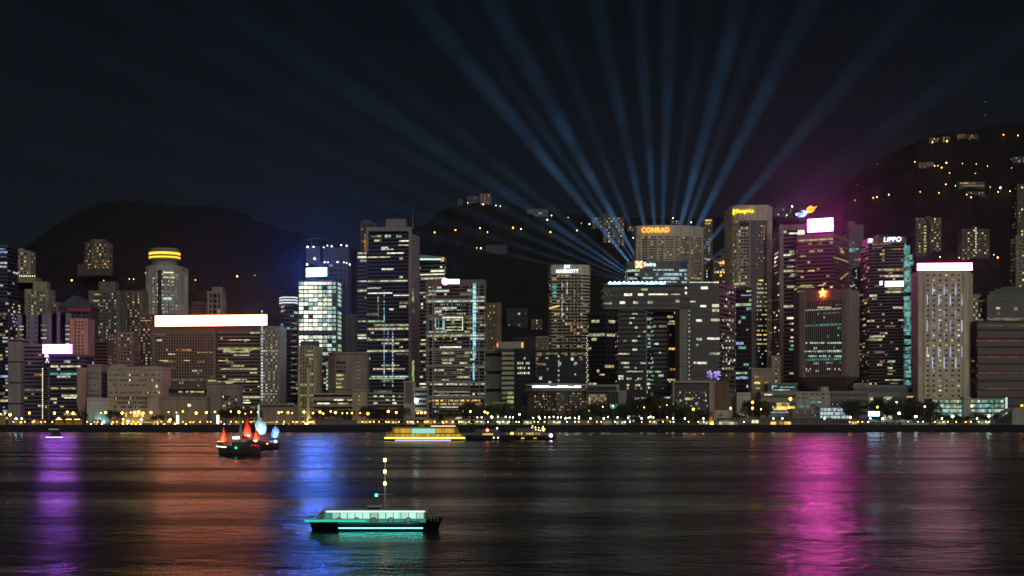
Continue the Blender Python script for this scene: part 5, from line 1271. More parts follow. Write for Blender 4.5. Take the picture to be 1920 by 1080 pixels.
grove(203, 225, 2, 26, 30, 1480, 1490); grove(148, 160, 1, 24, 26, 1480, 1490)
grove(285, 330, 3, 14, 20, 1450, 1470); grove(420, 486, 6, 26, 36, 1470, 1485); grove(590, 660, 6, 26, 34, 1470, 1490)
grove(683, 760, 7, 26, 38, 1465, 1490); grove(800, 860, 3, 20, 26, 1450, 1470); grove(868, 985, 11, 28, 42, 1455, 1500); grove(990, 1110, 9, 18, 30, 1450, 1480)
grove(1110, 1200, 8, 28, 46, 1455, 1490); grove(1200, 1262, 6, 38, 56, 1460, 1490); grove(1265, 1330, 5, 22, 34, 1445, 1475)
grove(1372, 1400, 2, 18, 22, 1455, 1470); grove(1400, 1442, 4, 34, 48, 1460, 1480); grove(1585, 1612, 3, 34, 46, 1475, 1490); grove(1632, 1750, 10, 36, 52, 1465, 1500); grove(1752, 1880, 7, 16, 26, 1450, 1480)
palms = [(812,1440,34),(822,1445,38),(833,1440,32),(760,1445,26),(770,1450,24),(930,1440,28),(1352,1440,22),(1438,1445,26),(1790,1450,24),(1840,1450,22),(320,1440,20),(470,1440,24)]
marks_s = [(20,'the left picture edge'),(60,'the mauve-banded office'),(125,'the purple-sign office'),(182,'the cyan-lit white block'),(250,'the broad beige block'),(345,'the blank beige hall'),(400,'the stair block'),(430,'the dark-paned grey block'),(470,'the blue-sailed junk'),(520,'the grey panelled shed'),(575,'the uplit cream office'),(625,'the long low building'),(675,'its taller centre block'),(720,'the long low wing'),(766,'the white-finned block'),(790,'the white floodlight'),(830,'the mast-framed tower'),(880,'the cyan light strip'),(950,'the T-shaped tower'),(985,'the scribbled dark block'),(1045,'the round hall'),(1135,'the green-lit hall'),(1185,'the gate building leg'),(1245,'the gate opening'),(1300,'the box-framed hall'),(1352,'the dark brown block'),(1394,'the white box'),(1428,'the step-gabled block'),(1465,'the terrace building'),(1520,'the white concrete block'),(1570,'the teal glass office'),(1615,'the grey podium'),(1670,'the white-lettered tower'),(1735,'the dark gap'),(1780,'the slab hotel podium'),(1850,'the lit terrace wing'),(1900,'the arched hall')]
SH = lambda h: 'tall' if h > 40 else ('medium' if h > 28 else 'low')
for (px,Y,h,k), lb in zip(trees, by_landmark([(t[0],0,t[2]) for t in trees], marks_s, lambda it: '%s leafy tree' % SH(it[2]), 'before')):
    tree('leafy_tree', lb, px, Y, h, k, 'trees along the far shore')
for (px,Y,h), lb in zip(palms, by_landmark(palms, marks_s, lambda it: 'slim palm tree', 'before')):
    tree('palm_tree', lb, px, Y, h, 'p', 'palms along the far shore')

# ------------------------------------------------------------------ lamps on the shore
sl_ = []
for x in (10,55,102,126,137,189,198,229,245,252,260,269,283,316,331,343,368,387,403,433,448,460,471,483,523,528,540,548,570,587,600,606,620,629,642,651,660,675,690,728,743,783,790,797):
    sl_.append((x, 773+random.uniform(-1.5,2), 'a', random.choice((.5,.6,.75,.95,1.15)) if x not in (19,137,387,283,570) else 1.1, random.uniform(1425,1462)))
sl_ += [(19,777,'a',1.3,1440),(882,771,'a',.9,1430),(909,772,'a',.9,1430),(914,774,'a',.9,1440),(1300,767,'a',1.1,1430),(1220,781,'a',.8,1430),(1370,765,'a',1.0,1440),(1411,754,'a',1.2,1450),(1411,765,'a',1.0,1430),(1427,767,'y',.6,1430),(1482,748,'a',1.4,1460),(1479,764,'a',.9,1440),(1681,754,'y',.7,1480),(1645,763,'a',.9,1440),(1734,762,'y',.8,1440),(1822,761,'a',1.0,1440),(1916,760,'a',1.0,1440),(1594,782,'y',1.1,1430)]
sl_ += [(x, 782+random.uniform(-1,2), 'w', .5, 1425) for x in (895,903,934,948,956,962,1000,1010,1022,1030,1038,1046,1052,1062,1068,1078,1086,1140,1158,1178,1216,1225,1251,1262)]
sl_ += [(x, 785, 'w', .6, 1412) for x in (1012,1060,1085,1107,1132,1203,1262,1284,1319,1450,1467,1546,1632,1766,1832)]
sl_ += [(x, y, 'y', .5, 1470) for x, y in ((1130,763),(1150,762),(1183,766),(1195,763),(1208,764),(1238,763),(1250,760),(1262,758),(1105,770))]
sl_ += [(64,790,'r',.9,1415),(240,790,'g',1.0,1415)]
tall = lambda it: '%s %s quay lamp' % ('bright' if it[3] >= 1.0 else ('tiny' if it[3] <= .55 else 'slim'), {'a':'amber','w':'white','y':'yellow','r':'red','g':'green'}[it[2]])
for it, lb in zip(sl_, by_landmark(sl_, marks_s, tall, 'before')):
    x, y, k, s, Y = it
    lamp('street_lamp', lb, (PX(x,Y), Y+1.6, GZ), k, round(max(2.5, PZ(y,Y)-GZ)*2)/2, round(s*.95,2), 'street lamps along the far shore')
sl_ = []
# clipped hedges and low path lamps, added to warm up the quay glow
def hedge(label, px0, px1, Y, h):
    x0, x1 = PX(px0,Y), PX(px1,Y); w = x1-x0
    r = MB(); rnd = random.Random(int(px0))
    for k in range(int(w*h*9)):
        c = Vector((rnd.uniform(-w/2,w/2), rnd.uniform(-.9,.9), rnd.uniform(.1,h)*(1-.1*rnd.random()))); s_ = rnd.uniform(.18,.4)
        u = Vector((rnd.gauss(0,1),rnd.gauss(0,1),rnd.gauss(0,1))).normalized(); v = u.orthogonal().normalized()
        r.face([c-u*s_, c+v*s_*.6, c+u*s_, c-v*s_*.6])
    return tag(r.build('hedge', m_hedge, None, ((x0+x1)/2, Y, GZ)), label, 'hedge', 'added clipped hedges along the quay')
m_hedge = leaf_mat((.10,.12,.035))
hs = [(a, a+w_, 1436+((i*7) % 5), 2.2+.35*(i % 4)) for i, (a, w_) in enumerate(((22,28),(58,30),(95,22),(160,26),(192,30),(228,34),(268,30),(300,22),(340,26),(372,26),(412,34),(452,22),(490,32),(530,30),(566,22),(676,28),(708,24),(745,30),(780,24),(812,28),(846,22),(876,30),(912,34),(952,24),(984,28),(1018,34),(1060,28),(1100,30),(1150,34),(1200,30),(1240,26),(1288,34),(1392,30),(1590,30),(1700,34),(1750,30),(1790,34),(1832,26)))]
for (a, c, Y, h), lb in zip(hs, by_landmark([((a+c)/2,0,h) for a,c,Y,h in hs], marks_s, lambda it: 'added low clipped hedge', 'before')):
    hedge(lb, a, c, Y, h)
for i, (a, c, Y, h) in enumerate(hs):
    k = 'a' if c < 800 or i % 3 == 0 else ('y' if i % 2 else 'w')
    sl_.append((a+3, 0, k, .36, Y-3)); sl_.append(((a+c)/2+4, 0, k, .42, Y-3.4)); sl_.append((c-3, 0, 'a' if c < 900 else random.choice('yw'), .42, Y-9))
def pathlamp(it): return '%s added low path lamp' % {'a':'amber','w':'white','y':'yellow'}[it[2]]
_pl = {}
for it, lb in zip(sl_, by_landmark(sl_, marks_s, pathlamp, 'before')):
    x, y, k, s, Y = it
    r = tag(empty('added_path_lamp', (PX(x,Y), Y, GZ)), lb, 'path lamp', 'added low path lamps by the quay hedges')
    if k not in _pl:
        p_ = MB(); p_.tube((0,0,0),(0,0,2.6),.07,.06,6); q_ = MB(); q_.ball((0,0,2.85),.32,8,6); _pl[k] = (p_.mesh('pole', m_steel), q_.mesh('globe', emit('globe_'+k, {'a':(1,.42,.04),'y':(1,.62,.15),'w':(.8,1,.75)}[k], 30, sample=True)))
    link_mesh('pole', _pl[k][0], r); link_mesh('globe', _pl[k][1], r)
# big floodlights
fl = [(30,785,1.5,(.35,.95,1.0),'cyan-white floodlight mast at the far left shore'),(41,785,1.1,(.5,1,1),'smaller cyan-white floodlight mast beside the first on the far left shore'),(110,784,1.0,(.8,1,.95),'white floodlight mast in front of the purple-sign office'),(231,786,1.2,(1,.95,.85),'white floodlight mast left of the yellow-lit doors of the beige block'),(265,787,1.6,(1,.9,.55),'large warm floodlight mast by the yellow-lit doors of the beige block'),(319,787,1.6,(1,.72,.25),'large amber floodlight mast at the right end of the beige block'),(922,782,1.6,(.97,1,.92),'brightest white floodlight mast between the mast-framed and T-shaped towers'),(974,777,1.1,(.9,1,.9),'white floodlight mast left of the round hall'),(1655,785,1.5,(.6,.95,1),'cyan-white floodlight mast under the faceted glass tower'),(1686,775,2.0,(1,.97,.85),'largest warm white floodlight mast under the faceted glass tower'),(1717,781,1.9,(.70,.98,1),'large cyan-white floodlight mast left of the slab hotel podium'),(1786,781,1.9,(.72,1,1),'large pale floodlight mast in front of the slab hotel podium'),(1854,780,1.8,(.85,1,1),'large white floodlight mast in front of the lit terrace wing'),(1628,791,.9,(1,.95,.8),'low white floodlight mast beside the blue-white screen')]
for x, y, s, c, lb in fl:
    Y = 1432; h = PZ(y,Y)-GZ
    r = empty('floodlight_mast', (PX(x,Y), Y, GZ)); tag(r, lb, 'floodlight', 'floodlight masts on the far shore')
    b = MB(); b.tube((0,0,0),(0,0,h-.3),.16,.1,6); b.build('pole', m_steel, r)
    b = MB(); b.box(-.9*s,.9*s,.15,.6,h-.4*s,h+.4*s); b.build('housing', m_dark, r)
    b = MB(); b.ball((0,-.1,h),.62*s,8,6,sz=.8); b.build('lens', emit('flood_lens', c, 26, sample=True), r)

# ------------------------------------------------------------------ small things on the quay
def hut(name, label, p0, p1, top, Y, D, wc, roofc=None, cat='kiosk', lit=(), open_=None):
    x0, x1 = PX(p0,Y), PX(p1,Y); h = PZ(top,Y)-GZ; w = (x1-x0)/2
    r = empty(name, ((x0+x1)/2, Y, GZ)); tag(r, label, cat)
    b = MB(); b.box(-w, w, 0, D, 0, h-.35); b.build('wall', wall(wc), r)
    b = MB(); b.box(-w-.8, w+.8, -.9, D+.6, h-.348, h); b.build('roof', wall(roofc or (.25,.24,.22)), r)
    for (a, c, z0_, z1_, k) in lit:
        q = MB(); q.face([(-w+2*w*a,-.06,h*z0_),(-w+2*w*c,-.06,h*z0_),(-w+2*w*c,-.06,h*z1_),(-w+2*w*a,-.06,h*z1_)])
        q.build('window', LIT[k], r)
    return r
hut('pavilion', 'open-fronted lit pavilion on the quay in front of the dark brown block', 1342, 1384, 789, 1412, 8, (.45,.42,.36), lit=((.14,.80,.1,.8,'w'),(.82,.95,.1,.8,'d')))
hut('pavilion', 'amber-lit timber pavilion on the quay in front of the white box', 1443, 1484, 789, 1412, 8, (.42,.22,.08), (.34,.2,.1), lit=((.04,.30,.1,.8,'Y'),(.36,.62,.1,.8,'o'),(.66,.97,.1,.8,'Y')))
hut('kiosk', 'reddish brown windowless kiosk on the quay under the teal glass office', 1548, 1583, 791, 1412, 7, (.26,.10,.075), (.2,.09,.07))
hut('canopy', 'long thin flat canopy on the quay in front of the terrace building', 1345, 1560, 783.5, 1440, 5, (.12,.12,.11), (.30,.31,.28), cat='canopy', lit=((.02,.12,.3,.7,'d'),(.30,.36,.2,.7,'w'),(.5,.56,.2,.6,'g')))
hut('kiosk', 'small grey kiosk with a lit front left of the gate opening', 1128, 1148, 787, 1416, 6, (.4,.38,.33), lit=((.1,.9,.3,.8,'d'),))
hut('bus', 'low red-striped white shelter beside the round hall lawn', 1080, 1112, 792, 1413, 5, (.4,.22,.2), (.4,.4,.38), cat='shelter', lit=tuple((.05+.16*i,.12+.16*i,.2,.6,'r') for i in range(6)))
for (a, c, lb) in ((104,118,'leftmost of three yellow hoarding cabins on the quay'),(123,136,'middle of three yellow hoarding cabins on the quay'),(139,151.5,'rightmost of three yellow hoarding cabins on the quay')):
    r = hut('site_cabin', lb, a, c, 787.5, 1412, 4, (.62,.40,.04), (.5,.33,.05), cat='cabin')
    q = MB(); w = PX(c,1412)-PX(a,1412)
    q.box(-w*.4, w*.4, -1.3, -1.1, PZ(787,1412)-GZ+.3, PZ(787,1412)-GZ+.5); q.build('lamp_bar', emit('bar_amber', (1,.62,.15), 14, sample=True), r)
r = hut('site_cabin', 'yellow cabin cut by the left picture edge', -14, 8, 781, 1414, 4, (.62,.40,.06), (.5,.33,.05), cat='cabin'); q = MB(); q.box(-3,3,-1.3,-1.1,10,10.3); q.build('lamp_bar', emit('bar_amber2', (1,.62,.15), 14, sample=True), r)
for (x, lb) in ((333,'glowing white light pylon in front of the blank beige hall'),(408.5,'glowing white light pylon in front of the tall stair block')):
    r = empty('light_pylon', (PX(x,1410), 1410, GZ)); tag(r, lb, 'light pylon', 'white light pylons on the quay')
    b = MB(); b.box(-1.1,1.1,-1.1,1.1,.8,PZ(778,1410)-GZ); b.build('glowing_panel', emit('pylon_white', (.95,.97,1), 1.6, sample=True), r)
    b = MB(); b.box(-1.4,1.4,-1.4,1.4,0,.79); b.build('base', m_dark, r)
r = empty('sign_post', (PX(485,1415), 1415, GZ)); tag(r, 'tall pale green lit blade sign behind the blue-sailed junk', 'sign')
b = MB(); b.box(-.7,.7,-.3,.3,6,PZ(759,1415)-GZ); b.build('screen', emit('blade_teal', (.45,.9,.75), .7), r); b = MB(); b.box(-.3,.3,-.28,.28,0,5.99); b.build('pole', m_steel, r)
r = empty('screen', (PX(1638.5,1440), 1440, GZ)); tag(r, 'glaring blue-white outdoor screen on legs in front of the dark trees', 'screen')
w = PX(1649,1440)-PX(1628,1440); z0_, z1_ = PZ(780,1440)-GZ, PZ(771.5,1440)-GZ
b = MB(); b.face([(-w/2,-.5,z0_),(w/2,-.5,z0_),(w/2,-.5,z1_),(-w/2,-.5,z1_)]); b.build('display', emit('screen_bluewhite', (.35,.70,1), 10, sample=True), r)
b = MB(); b.box(-w/2-.3,w/2+.3,-.45,.4,z0_-.3,z1_+.3); b.build('frame', m_dark, r)
b = MB(); b.box(-w*.35-.3,-w*.35+.3,-.2,.3,0,z0_-.31); b.box(w*.35-.3,w*.35+.3,-.2,.3,0,z0_-.31); b.build('leg', m_dark, r)
for (x, lb) in ((1638,'white peaked tent left of the middle one on the quay'),(1665,'tallest white peaked tent in the middle of the tent row'),(1692,'white peaked tent right of the middle one on the quay')):
    r = empty('tent', (PX(x,1424), 1424, GZ)); tag(r, lb, 'tent', 'white peaked tents on the quay')
    b = MB(); w = 6.2; pk = 8.2 if x == 1665 else 5.6
    base_ = [(-w,-4,3.0),(w,-4,3.0),(w,6,3.0),(-w,6,3.0)]
    for i in range(4):
        a, c = Vector(base_[i]), Vector(base_[(i+1)%4]); prev = (a, c)
        for t, sq in ((.5,.32),(.8,.12),(1.0,.0)):
            cc = Vector((0,1,3+(pk-3)*t*t*.9+ (pk-3)*.1*t)); na, nc = cc.lerp(Vector((a.x,a.y,cc.z)), 1-t), cc.lerp(Vector((c.x,c.y,cc.z)), 1-t)
            b.face([prev[0], prev[1], nc, na]) if t < 1 else b.face([prev[0], prev[1], cc]); prev = (na, nc)
    b.build('canvas', wall((.7,.7,.66)), r)
    b = MB()
    for p in base_: b.tube((p[0],p[1],0), p, .12, .12, 5)
    b.build('pole', m_steel, r)
hut('low_wall', 'pale lit low wall panel right of the white tents', 1690, 1742, 791, 1420, 2, (.60,.56,.46), cat='wall')
r = hut('pier_shed', 'long dim grey pier shed on the sea wall left of the yellow ferry', 592, 668, 787, 1406, 12, (.20,.19,.21), (.24,.23,.25), cat='pier', lit=())
hut('pier_shed', 'lower dim pier deck between the grey pier shed and the yellow ferry', 668.6, 742, 794, 1406, 10, (.16,.15,.15), (.2,.19,.19), cat='pier')
# vehicles parked or passing on the quay road
def car(label, px, Y, rgb, lightk, bus=False, cat='car'):
    r = empty('bus' if bus else 'car', (PX(px,Y), Y, GZ)); tag(r, label, cat, 'vehicles on the quay road')
    L_, h = (11.0, 3.6) if bus else (4.6, 1.5)
    b = MB(); b.prism([Vector((-L_/2,0)),Vector((L_/2,0)),Vector((L_/2,2)),Vector((-L_/2,2))], .35, h*.55)
    b.prism([Vector((-L_/2*(.98 if bus else .62),.1)),Vector((L_/2*(.98 if bus else .5),.1)),Vector((L_/2*(.98 if bus else .5),1.9)),Vector((-L_/2*(.98 if bus else .62),1.9))], h*.551, h)
    b.build('body', plain('car_paint', rgb, .35), r)
    for sx in (-.32, .32):
        q = MB(); q.tube((L_*sx,-.06,.36),(L_*sx,.3,.36),.36,.36,10); q.build('wheel', m_dark, r)
    q = MB(); q.ball((-L_/2-.02,.4,.8),.28,6,4); q.ball((-L_/2-.02,1.6,.8),.28,6,4); q.build('headlight', LM['w'], r)
    q = MB(); q.ball((L_/2+.02,.4,.8),.22,6,4); q.ball((L_/2+.02,1.6,.8),.22,6,4); q.build('tail_light', LM['r'], r)
    if bus:
        q = MB(); q.face([(-L_*.46,-.03,1.9),(L_*.46,-.03,1.9),(L_*.46,-.03,3.1),(-L_*.46,-.03,3.1)]); q.build('window', LIT['y'], r)
for px, rgb, bus, lb in ((175,(.4,.4,.4),False,'silver car passing the cyan-lit white block'),(214,(.3,.05,.04),False,'dark red car in front of the broad beige block'),(276,(.5,.25,.05),True,'orange-lit bus before the right end of the beige block'),(300,(.1,.1,.1),False,'black car right of the orange-lit bus'),(425,(.4,.4,.38),False,'grey car behind the red-sailed junk'),(505,(.35,.3,.25),True,'lit bus passing the grey panelled shed'),(536,(.2,.2,.22),False,'dark grey car right of the lit bus'),(700,(.5,.5,.5),False,'white car on the quay left of the yellow ferry'),(712,(.3,.06,.05),False,'red car on the quay left of the yellow ferry')):
    car(lb, px, 1409 if not bus else 1410, rgb, 'w', bus, 'bus' if bus else 'car')

# railing along the quay edge
b = MB()
for k in range(-95, 96):
    b.box(k*5.2-.06, k*5.2+.06, 1404.0, 1404.12, GZ+.25, GZ+1.45)
b.box(-495, 495, 1404.02, 1404.10, GZ+1.46, GZ+1.56); b.box(-495, 495, 1404.03, 1404.09, GZ+.85, GZ+.92)
tag(b.build('quay_railing', plain('rail_grey', (.42,.42,.40), .5)), 'long pale steel railing along the top of the sea wall', 'railing')
# small lit shops added for more amber glow along the promenade
def shop(label, px, w, Y, top, wc, keys):
    r = hut('shop', label, px-w/2, px+w/2, top, Y, 6, wc, cat='shop')
    x0, x1 = PX(px-w/2,Y), PX(px+w/2,Y); ww = x1-x0; h = PZ(top,Y)-GZ
    n = max(2, int(w/5))
    for i in range(n):
        q = MB(); a = -ww/2+.4+i*(ww-.8)/n
        q.face([(a,-.06,.5),(a+(ww-.8)/n-.5,-.06,.5),(a+(ww-.8)/n-.5,-.06,h*.62),(a,-.06,h*.62)]); q.build('window', LIT[random.choice(keys)], r)
    q = MB(); q.box(-ww/2, ww/2, -1.5, -.92, h*.66, h*.70); q.build('awning', wall((.35,.2,.1)), r)
shops = [(34,18,786,'oYd'),(70,22,787,'Yow'),(180,14,787,'ody'),(216,20,786,'Yo'),(282,24,786,'YoY'),(360,22,787,'oYd'),(440,20,786,'oyd'),(508,24,787,'Yod'),(560,18,786,'lYo'),(585,14,785,'YlY'),(628,24,786,'Yyo'),(690,20,785,'YoY'),(735,22,786,'wYo'),(770,16,785,'Wwc'),(806,22,784,'oYY'),(842,20,783,'YWo'),(868,18,785,'lwW'),(900,20,786,'wWg'),(945,22,785,'Wgw'),(990,18,787,'gwW'),(1040,26,787,'glW'),(1090,20,788,'wgd'),(1165,20,787,'gWd'),(1225,16,787,'wdg'),(1320,18,787,'gdw'),(1410,16,786,'Yow'),(1500,24,787,'Wtd'),(1600,18,787,'YwW'),(1700,22,787,'Wwl'),(1765,20,787,'Twl'),(1845,22,787,'gTW')]
for i, (it, lb) in enumerate(zip(shops, by_landmark(shops, marks_s, lambda it: '%s-lit added low shopfront' % ('amber' if it[3][0] in 'oY' else ('white' if it[3][0] in 'wWc' else 'greenish')), 'before'))):
    shop(lb, it[0], it[1], 1444+(i%3)*1.5, it[2], ((.36,.28,.2),(.3,.3,.28),(.4,.34,.26))[i%3], it[3])

# ------------------------------------------------------------------ boats
def hull(b, L, W, H, bow=.25, stern=.06, sheer=.25, n=14, zb=-.4, mat=0, smin=.72):
    """lofted hull along x, bow at +x"""
    secs = []
    for i in range(n+1):
        t = i/n; x = -L/2 + L*t
        k = min(1, (t/stern)**.5 if t < stern else 1) * (1 if t < 1-bow else max(.0, 1-((t-1+bow)/bow)**1.8))
        k = max(k, .02 if t > .5 else smin)
        top = H*(1+sheer*(2*t-1)**2*(1.4 if t > .5 else .7))
        ov = (0 if t < .85 else (t-.85)*L*.25) - (0 if t > .12 or smin > .5 else (.12-t)*L*.22)
        secs.append([(x, -W/2*k, top),(x-ov*.6, -W/2*k*.82, top*.35),(x-ov, -W/2*k*.45, zb),(x-ov, W/2*k*.45, zb),(x-ov*.6, W/2*k*.82, top*.35),(x, W/2*k, top)])
    for a, c in zip(secs, secs[1:]):
        for j in range(5): b.face([a[j], c[j], c[j+1], a[j+1]], mat)
        b.face([a[5], c[5], c[0], a[0]], mat)
    b.face(secs[0], mat); b.face(secs[-1][::-1], mat)
m_hull = plain('hull_dark', (.03,.035,.04), .4); m_white_hull = plain('hull_white', (.55,.55,.55), .35); m_wood = plain('hull_wood', (.06,.045,.035), .5)
def boat_root(name, label, px, wl, cat='boat', rz=0, group=None):
    Y = CH*F/(wl-HY); return tag(empty(name, (PX(px,Y), Y, 0), rz), label, cat, group), Y
# yellow double-deck ferry
r, Y = boat_root('ferry', 'yellow-lit double-deck ferry with a pale teal screen on its upper deck', 797, 826.5, 'ferry')
k = Y/F; X = lambda px: (px-797)*k; Z = lambda py: PZ(py, Y); W = 9
b = MB(); hull(b, 150*k, W+1, 2.2, .14, .14, .15); b.build('hull', m_hull, r)
m_fy = plain('ferry_yellow', (.62,.42,.04), .5)
def trap(b, a0, a1, z0_, b0, b1, z1_, w): 
    lo, hi = [Vector((a0,-w)),Vector((a1,-w)),Vector((a1,w)),Vector((a0,w))], [Vector((b0,-w*.96)),Vector((b1,-w*.96)),Vector((b1,w*.96)),Vector((b0,w*.96))]
    b.prism(lo, z0_, z1_, pts1=hi)
b = MB(); trap(b, X(724), X(870), 2.4, X(731), X(864), Z(813), W/2); b.build('lower_deck', m_fy, r)
b = MB(); trap(b, X(733), X(862), Z(812.6), X(738), X(856), Z(801.5), W/2-.4); b.build('upper_deck', m_fy, r)
b = MB(); b.box(X(735), X(859), -W/2-.5, W/2+.5, Z(801.4), Z(800)); b.build('roof', wall((.4,.33,.18)), r)
b = MB(); b.box(X(722), X(872), -W/2-.75, -W/2-.5, Z(822.5), Z(819.5)); b.build('deck_light', emit('deck_yellow', (1,.74,.12), 2.4, sample=True), r)
b = MB(); b.box(X(742), X(846), -W/2-.5, -W/2-.2, Z(826), Z(824.2)); b.build('waterline_light', emit('line_violet', (.40,.36,1), 2.2, sample=True), r)
b = MB(); b.box(X(773), X(817), -W/2-.6, -W/2-.1, Z(812.5), Z(803.5)); b.build('screen', emit('ferry_teal', (.35,.80,.68), .95, sample=True), r)
for (a, c) in ((741,749),(750,760),(761,771),(819,829),(830,840),(841,852)):
    b = MB(); b.box(X(a), X(c), -W/2-.12, -W/2+.1, Z(811.5), Z(803.5)); b.build('window', emit('ferry_amber', (1,.62,.08), .62, rooms=1, cell=(1.6,9,9), lo=.6, hi=1.2), r)
for i in range(14):
    b = MB(); b.box(X(733+9.5*i), X(733+9.5*i+7.5), -W/2-.2, -W/2+.1, Z(818.6), Z(814)); b.build('window', emit('ferry_amber', (1,.55,.10), .5, rooms=1, cell=(1.6,9,9), lo=.4, hi=1.2) if i == 0 else bpy.data.materials['ferry_amber.001'] if 'ferry_amber.001' in bpy.data.materials else bpy.data.materials['ferry_amber'], r)
b = MB(); b.box(X(808), X(854), -.3, .1, Z(800)+.1, Z(799.2)+.35); b.build('roof_light', emit('roof_rose', (1,.75,.5), 1.6, sample=True), r)
b = MB(); b.tube((X(805),0,Z(800)),(X(805),0,Z(790)),.25,.12,6); b.build('mast', m_steel, r)
b = MB(); b.tube((X(790),0,Z(800)),(X(790),0,Z(794.5)),1.6,1.4,12); b.build('funnel', m_fy, r)
# two dark cruise boats
r, Y = boat_root('cruise_boat', 'dark harbour boat with a row of yellow cabin lights and a red lamp', 920, 826, 'boat')
k = Y/F; X = lambda px: (px-920)*k; Z = lambda py: PZ(py, Y)
b = MB(); hull(b, 92*k, 7, Z(817), .2); b.build('hull', m_hull, r)
b = MB(); trap(b, X(882), X(950), Z(817.5), X(885), X(946), Z(811), 3); trap(b, X(890), X(938), Z(810.98), X(892), X(932), Z(804.5), 2.7); b.build('cabin', plain('cabin_grey', (.10,.10,.11), .5), r)
for i in range(6): b = MB(); b.box(X(905+3.4*i), X(907.4+3.4*i), -3.3, -2.9, Z(815.5), Z(812.5)); b.build('window', LIT['Y'], r)
b = MB(); b.tube((X(914),0,Z(804.5)),(X(914),0,Z(798)),.2,.1,6); b.build('mast', m_steel, r)
b = MB(); b.ball((X(914),-2.9,Z(806.5)), .8, 8, 5); b.build('red_lamp', LM['r'], r)
b = MB(); b.ball((X(932),-2.9,Z(803)), .5, 8, 5); b.ball((X(926),-3.6,Z(820.5)), .4, 8, 5); b.ball((X(934),-3.6,Z(820.5)), .4, 8, 5); b.build('deck_lamp', emit('deck_lamp', (1,1,.8), 4), r)
r, Y = boat_root('cruise_boat', 'larger dark party boat strung with warm lights and a violet bow lamp', 998, 825, 'boat')
k = Y/F; X = lambda px: (px-998)*k; Z = lambda py: PZ(py, Y)
b = MB(); hull(b, 92*k, 8, Z(817.5), .22); b.build('hull', m_hull, r)
b = MB(); trap(b, X(956), X(1028), Z(817.6), X(958), X(1020), Z(809), 3.4); trap(b, X(966), X(1014), Z(808.98), X(970), X(1006), Z(802.5), 3); b.build('cabin', plain('cabin_dark', (.13,.12,.12), .5), r)
for i in range(22): b = MB(); b.box(X(956+3.0*i), X(958+3.0*i), -3.75, -3.3, Z(815), Z(811)); b.build('window', LIT[random.choice('ydowYo')], r)
for x in (980, 1003): b = MB(); b.box(X(x-3), X(x+3), -4.3, -3.9, Z(822.5), Z(820.7)); b.build('hull_light', LIT['Y'], r)
q = MB()
for i in range(26): q.ball((X(random.uniform(995,1022)), random.uniform(-3.2,0), Z(random.uniform(799,808))), .34, 5, 4)
q.build('light_string', emit('string_gold', (1,.75,.3), 4), r)
b = MB(); b.ball((X(1033),-3.6,Z(816.5)), 1.0, 8, 5); b.build('bow_lamp', emit('bow_violet', (.8,.45,1), 12, sample=True), r)
b = MB(); b.ball((X(960),-4.0,Z(813)), .9, 8, 5); b.build('stern_lamp', emit('stern_orange', (1,.4,.08), 8, sample=True), r)

# junks with lit sails
def sail(r, x, z0_, z1_, w, lean, cloth, lamp_m, ribs=6, name='sail', flip=1, tri=True):
    """a battened junk sail: panels between battens, bellied, lit from below"""
    lo, bt = MB(), MB()
    H = z1_-z0_
    def pt(u, v):      # u across 0..1, v up 0..1
        wid = w*max(.16, 1-.9*v**1.25) if tri else w*(.62+.38*sin(min(1,v*1.15)*pi*.62+.5)) * (1 if v < .72 else max(.28, 1-(v-.72)/.28*.72))
        return (x + lean*v + flip*(u-.35)*wid, -.9*sin(u*pi)*.8 - .3, z0_ + H*v + .10*H*(1-v)*(u)*.3)
    n = ribs
    for j in range(n):
        v0, v1 = j/n, (j+1)/n
        for i in range(6): lo.face([pt(i/6,v0), pt((i+1)/6,v0), pt((i+1)/6,v1), pt(i/6,v1)])
        for i in range(6): bt.tube(pt(i/6,v1), pt((i+1)/6,v1), .08, .08, 4, caps=False)
    o = lo.build(name, cloth, r); bt.build('batten', m_wood, o)
    md = o.modifiers.new('thick', 'SOLIDIFY'); md.thickness = .06
    q = MB(); fx = Vector((x+.1*w, -5.0 if not tri else -3.6, z0_+.02*H)); q.tube(fx, fx+Vector((0,.35,.25)), .16, .22, 8); q.build('sail_floodlight', m_dark, r)
    lt = bpy.data.lights.new('sail_spot', 'SPOT'); lt.energy = lamp_m[1]; lt.color = lamp_m[0]; lt.spot_size = R(88); lt.spot_blend = .6; lt.shadow_soft_size = .15
    lo_ = bpy.data.objects.new('sail_spot', lt); COL.objects.link(lo_); lo_.parent = r; lo_.location = fx + Vector((0,.4,.3))
    lo_.rotation_euler = (Vector((x+lean*.4+.1*w, -.3, z0_+.42*H)) - lo_.location).to_track_quat('-Z','Y').to_euler()
def cloth(rgb):
    m, nt, N, L, P = new_mat('sail_cloth')
    P.inputs['Base Color'].default_value = (*rgb, 1); P.inputs['Roughness'].default_value = .9
    t = N.new('ShaderNodeBsdfTranslucent'); t.inputs[0].default_value = (*rgb, 1)
    mx = N.new('ShaderNodeMixShader'); mx.inputs[0].default_value = .3
    L.new(P.outputs[0], mx.inputs[1]); L.new(t.outputs[0], mx.inputs[2]); L.new(mx.outputs[0], N['Material Output'].inputs[0])
    return m
c_red, c_wht = cloth((.85,.025,.015)), cloth((.80,.80,.78))
l_or, l_wh, l_bl = ((1,.66,.34), 5200), ((.50,.88,1), 3200), ((.08,.20,1), 8000)
r, Y = boat_root('junk', 'dark wooden junk with red and orange lit sails and white deck lights', 448, 855, 'junk')
k = Y/F; X = lambda px: (px-448)*k; Z = lambda py: PZ(py, Y)
b = MB(); hull(b, 80*k, 5.6, Z(839), .3, .1, .45); o = b.build('hull', m_wood, r); o.rotation_euler = (0,0,pi)
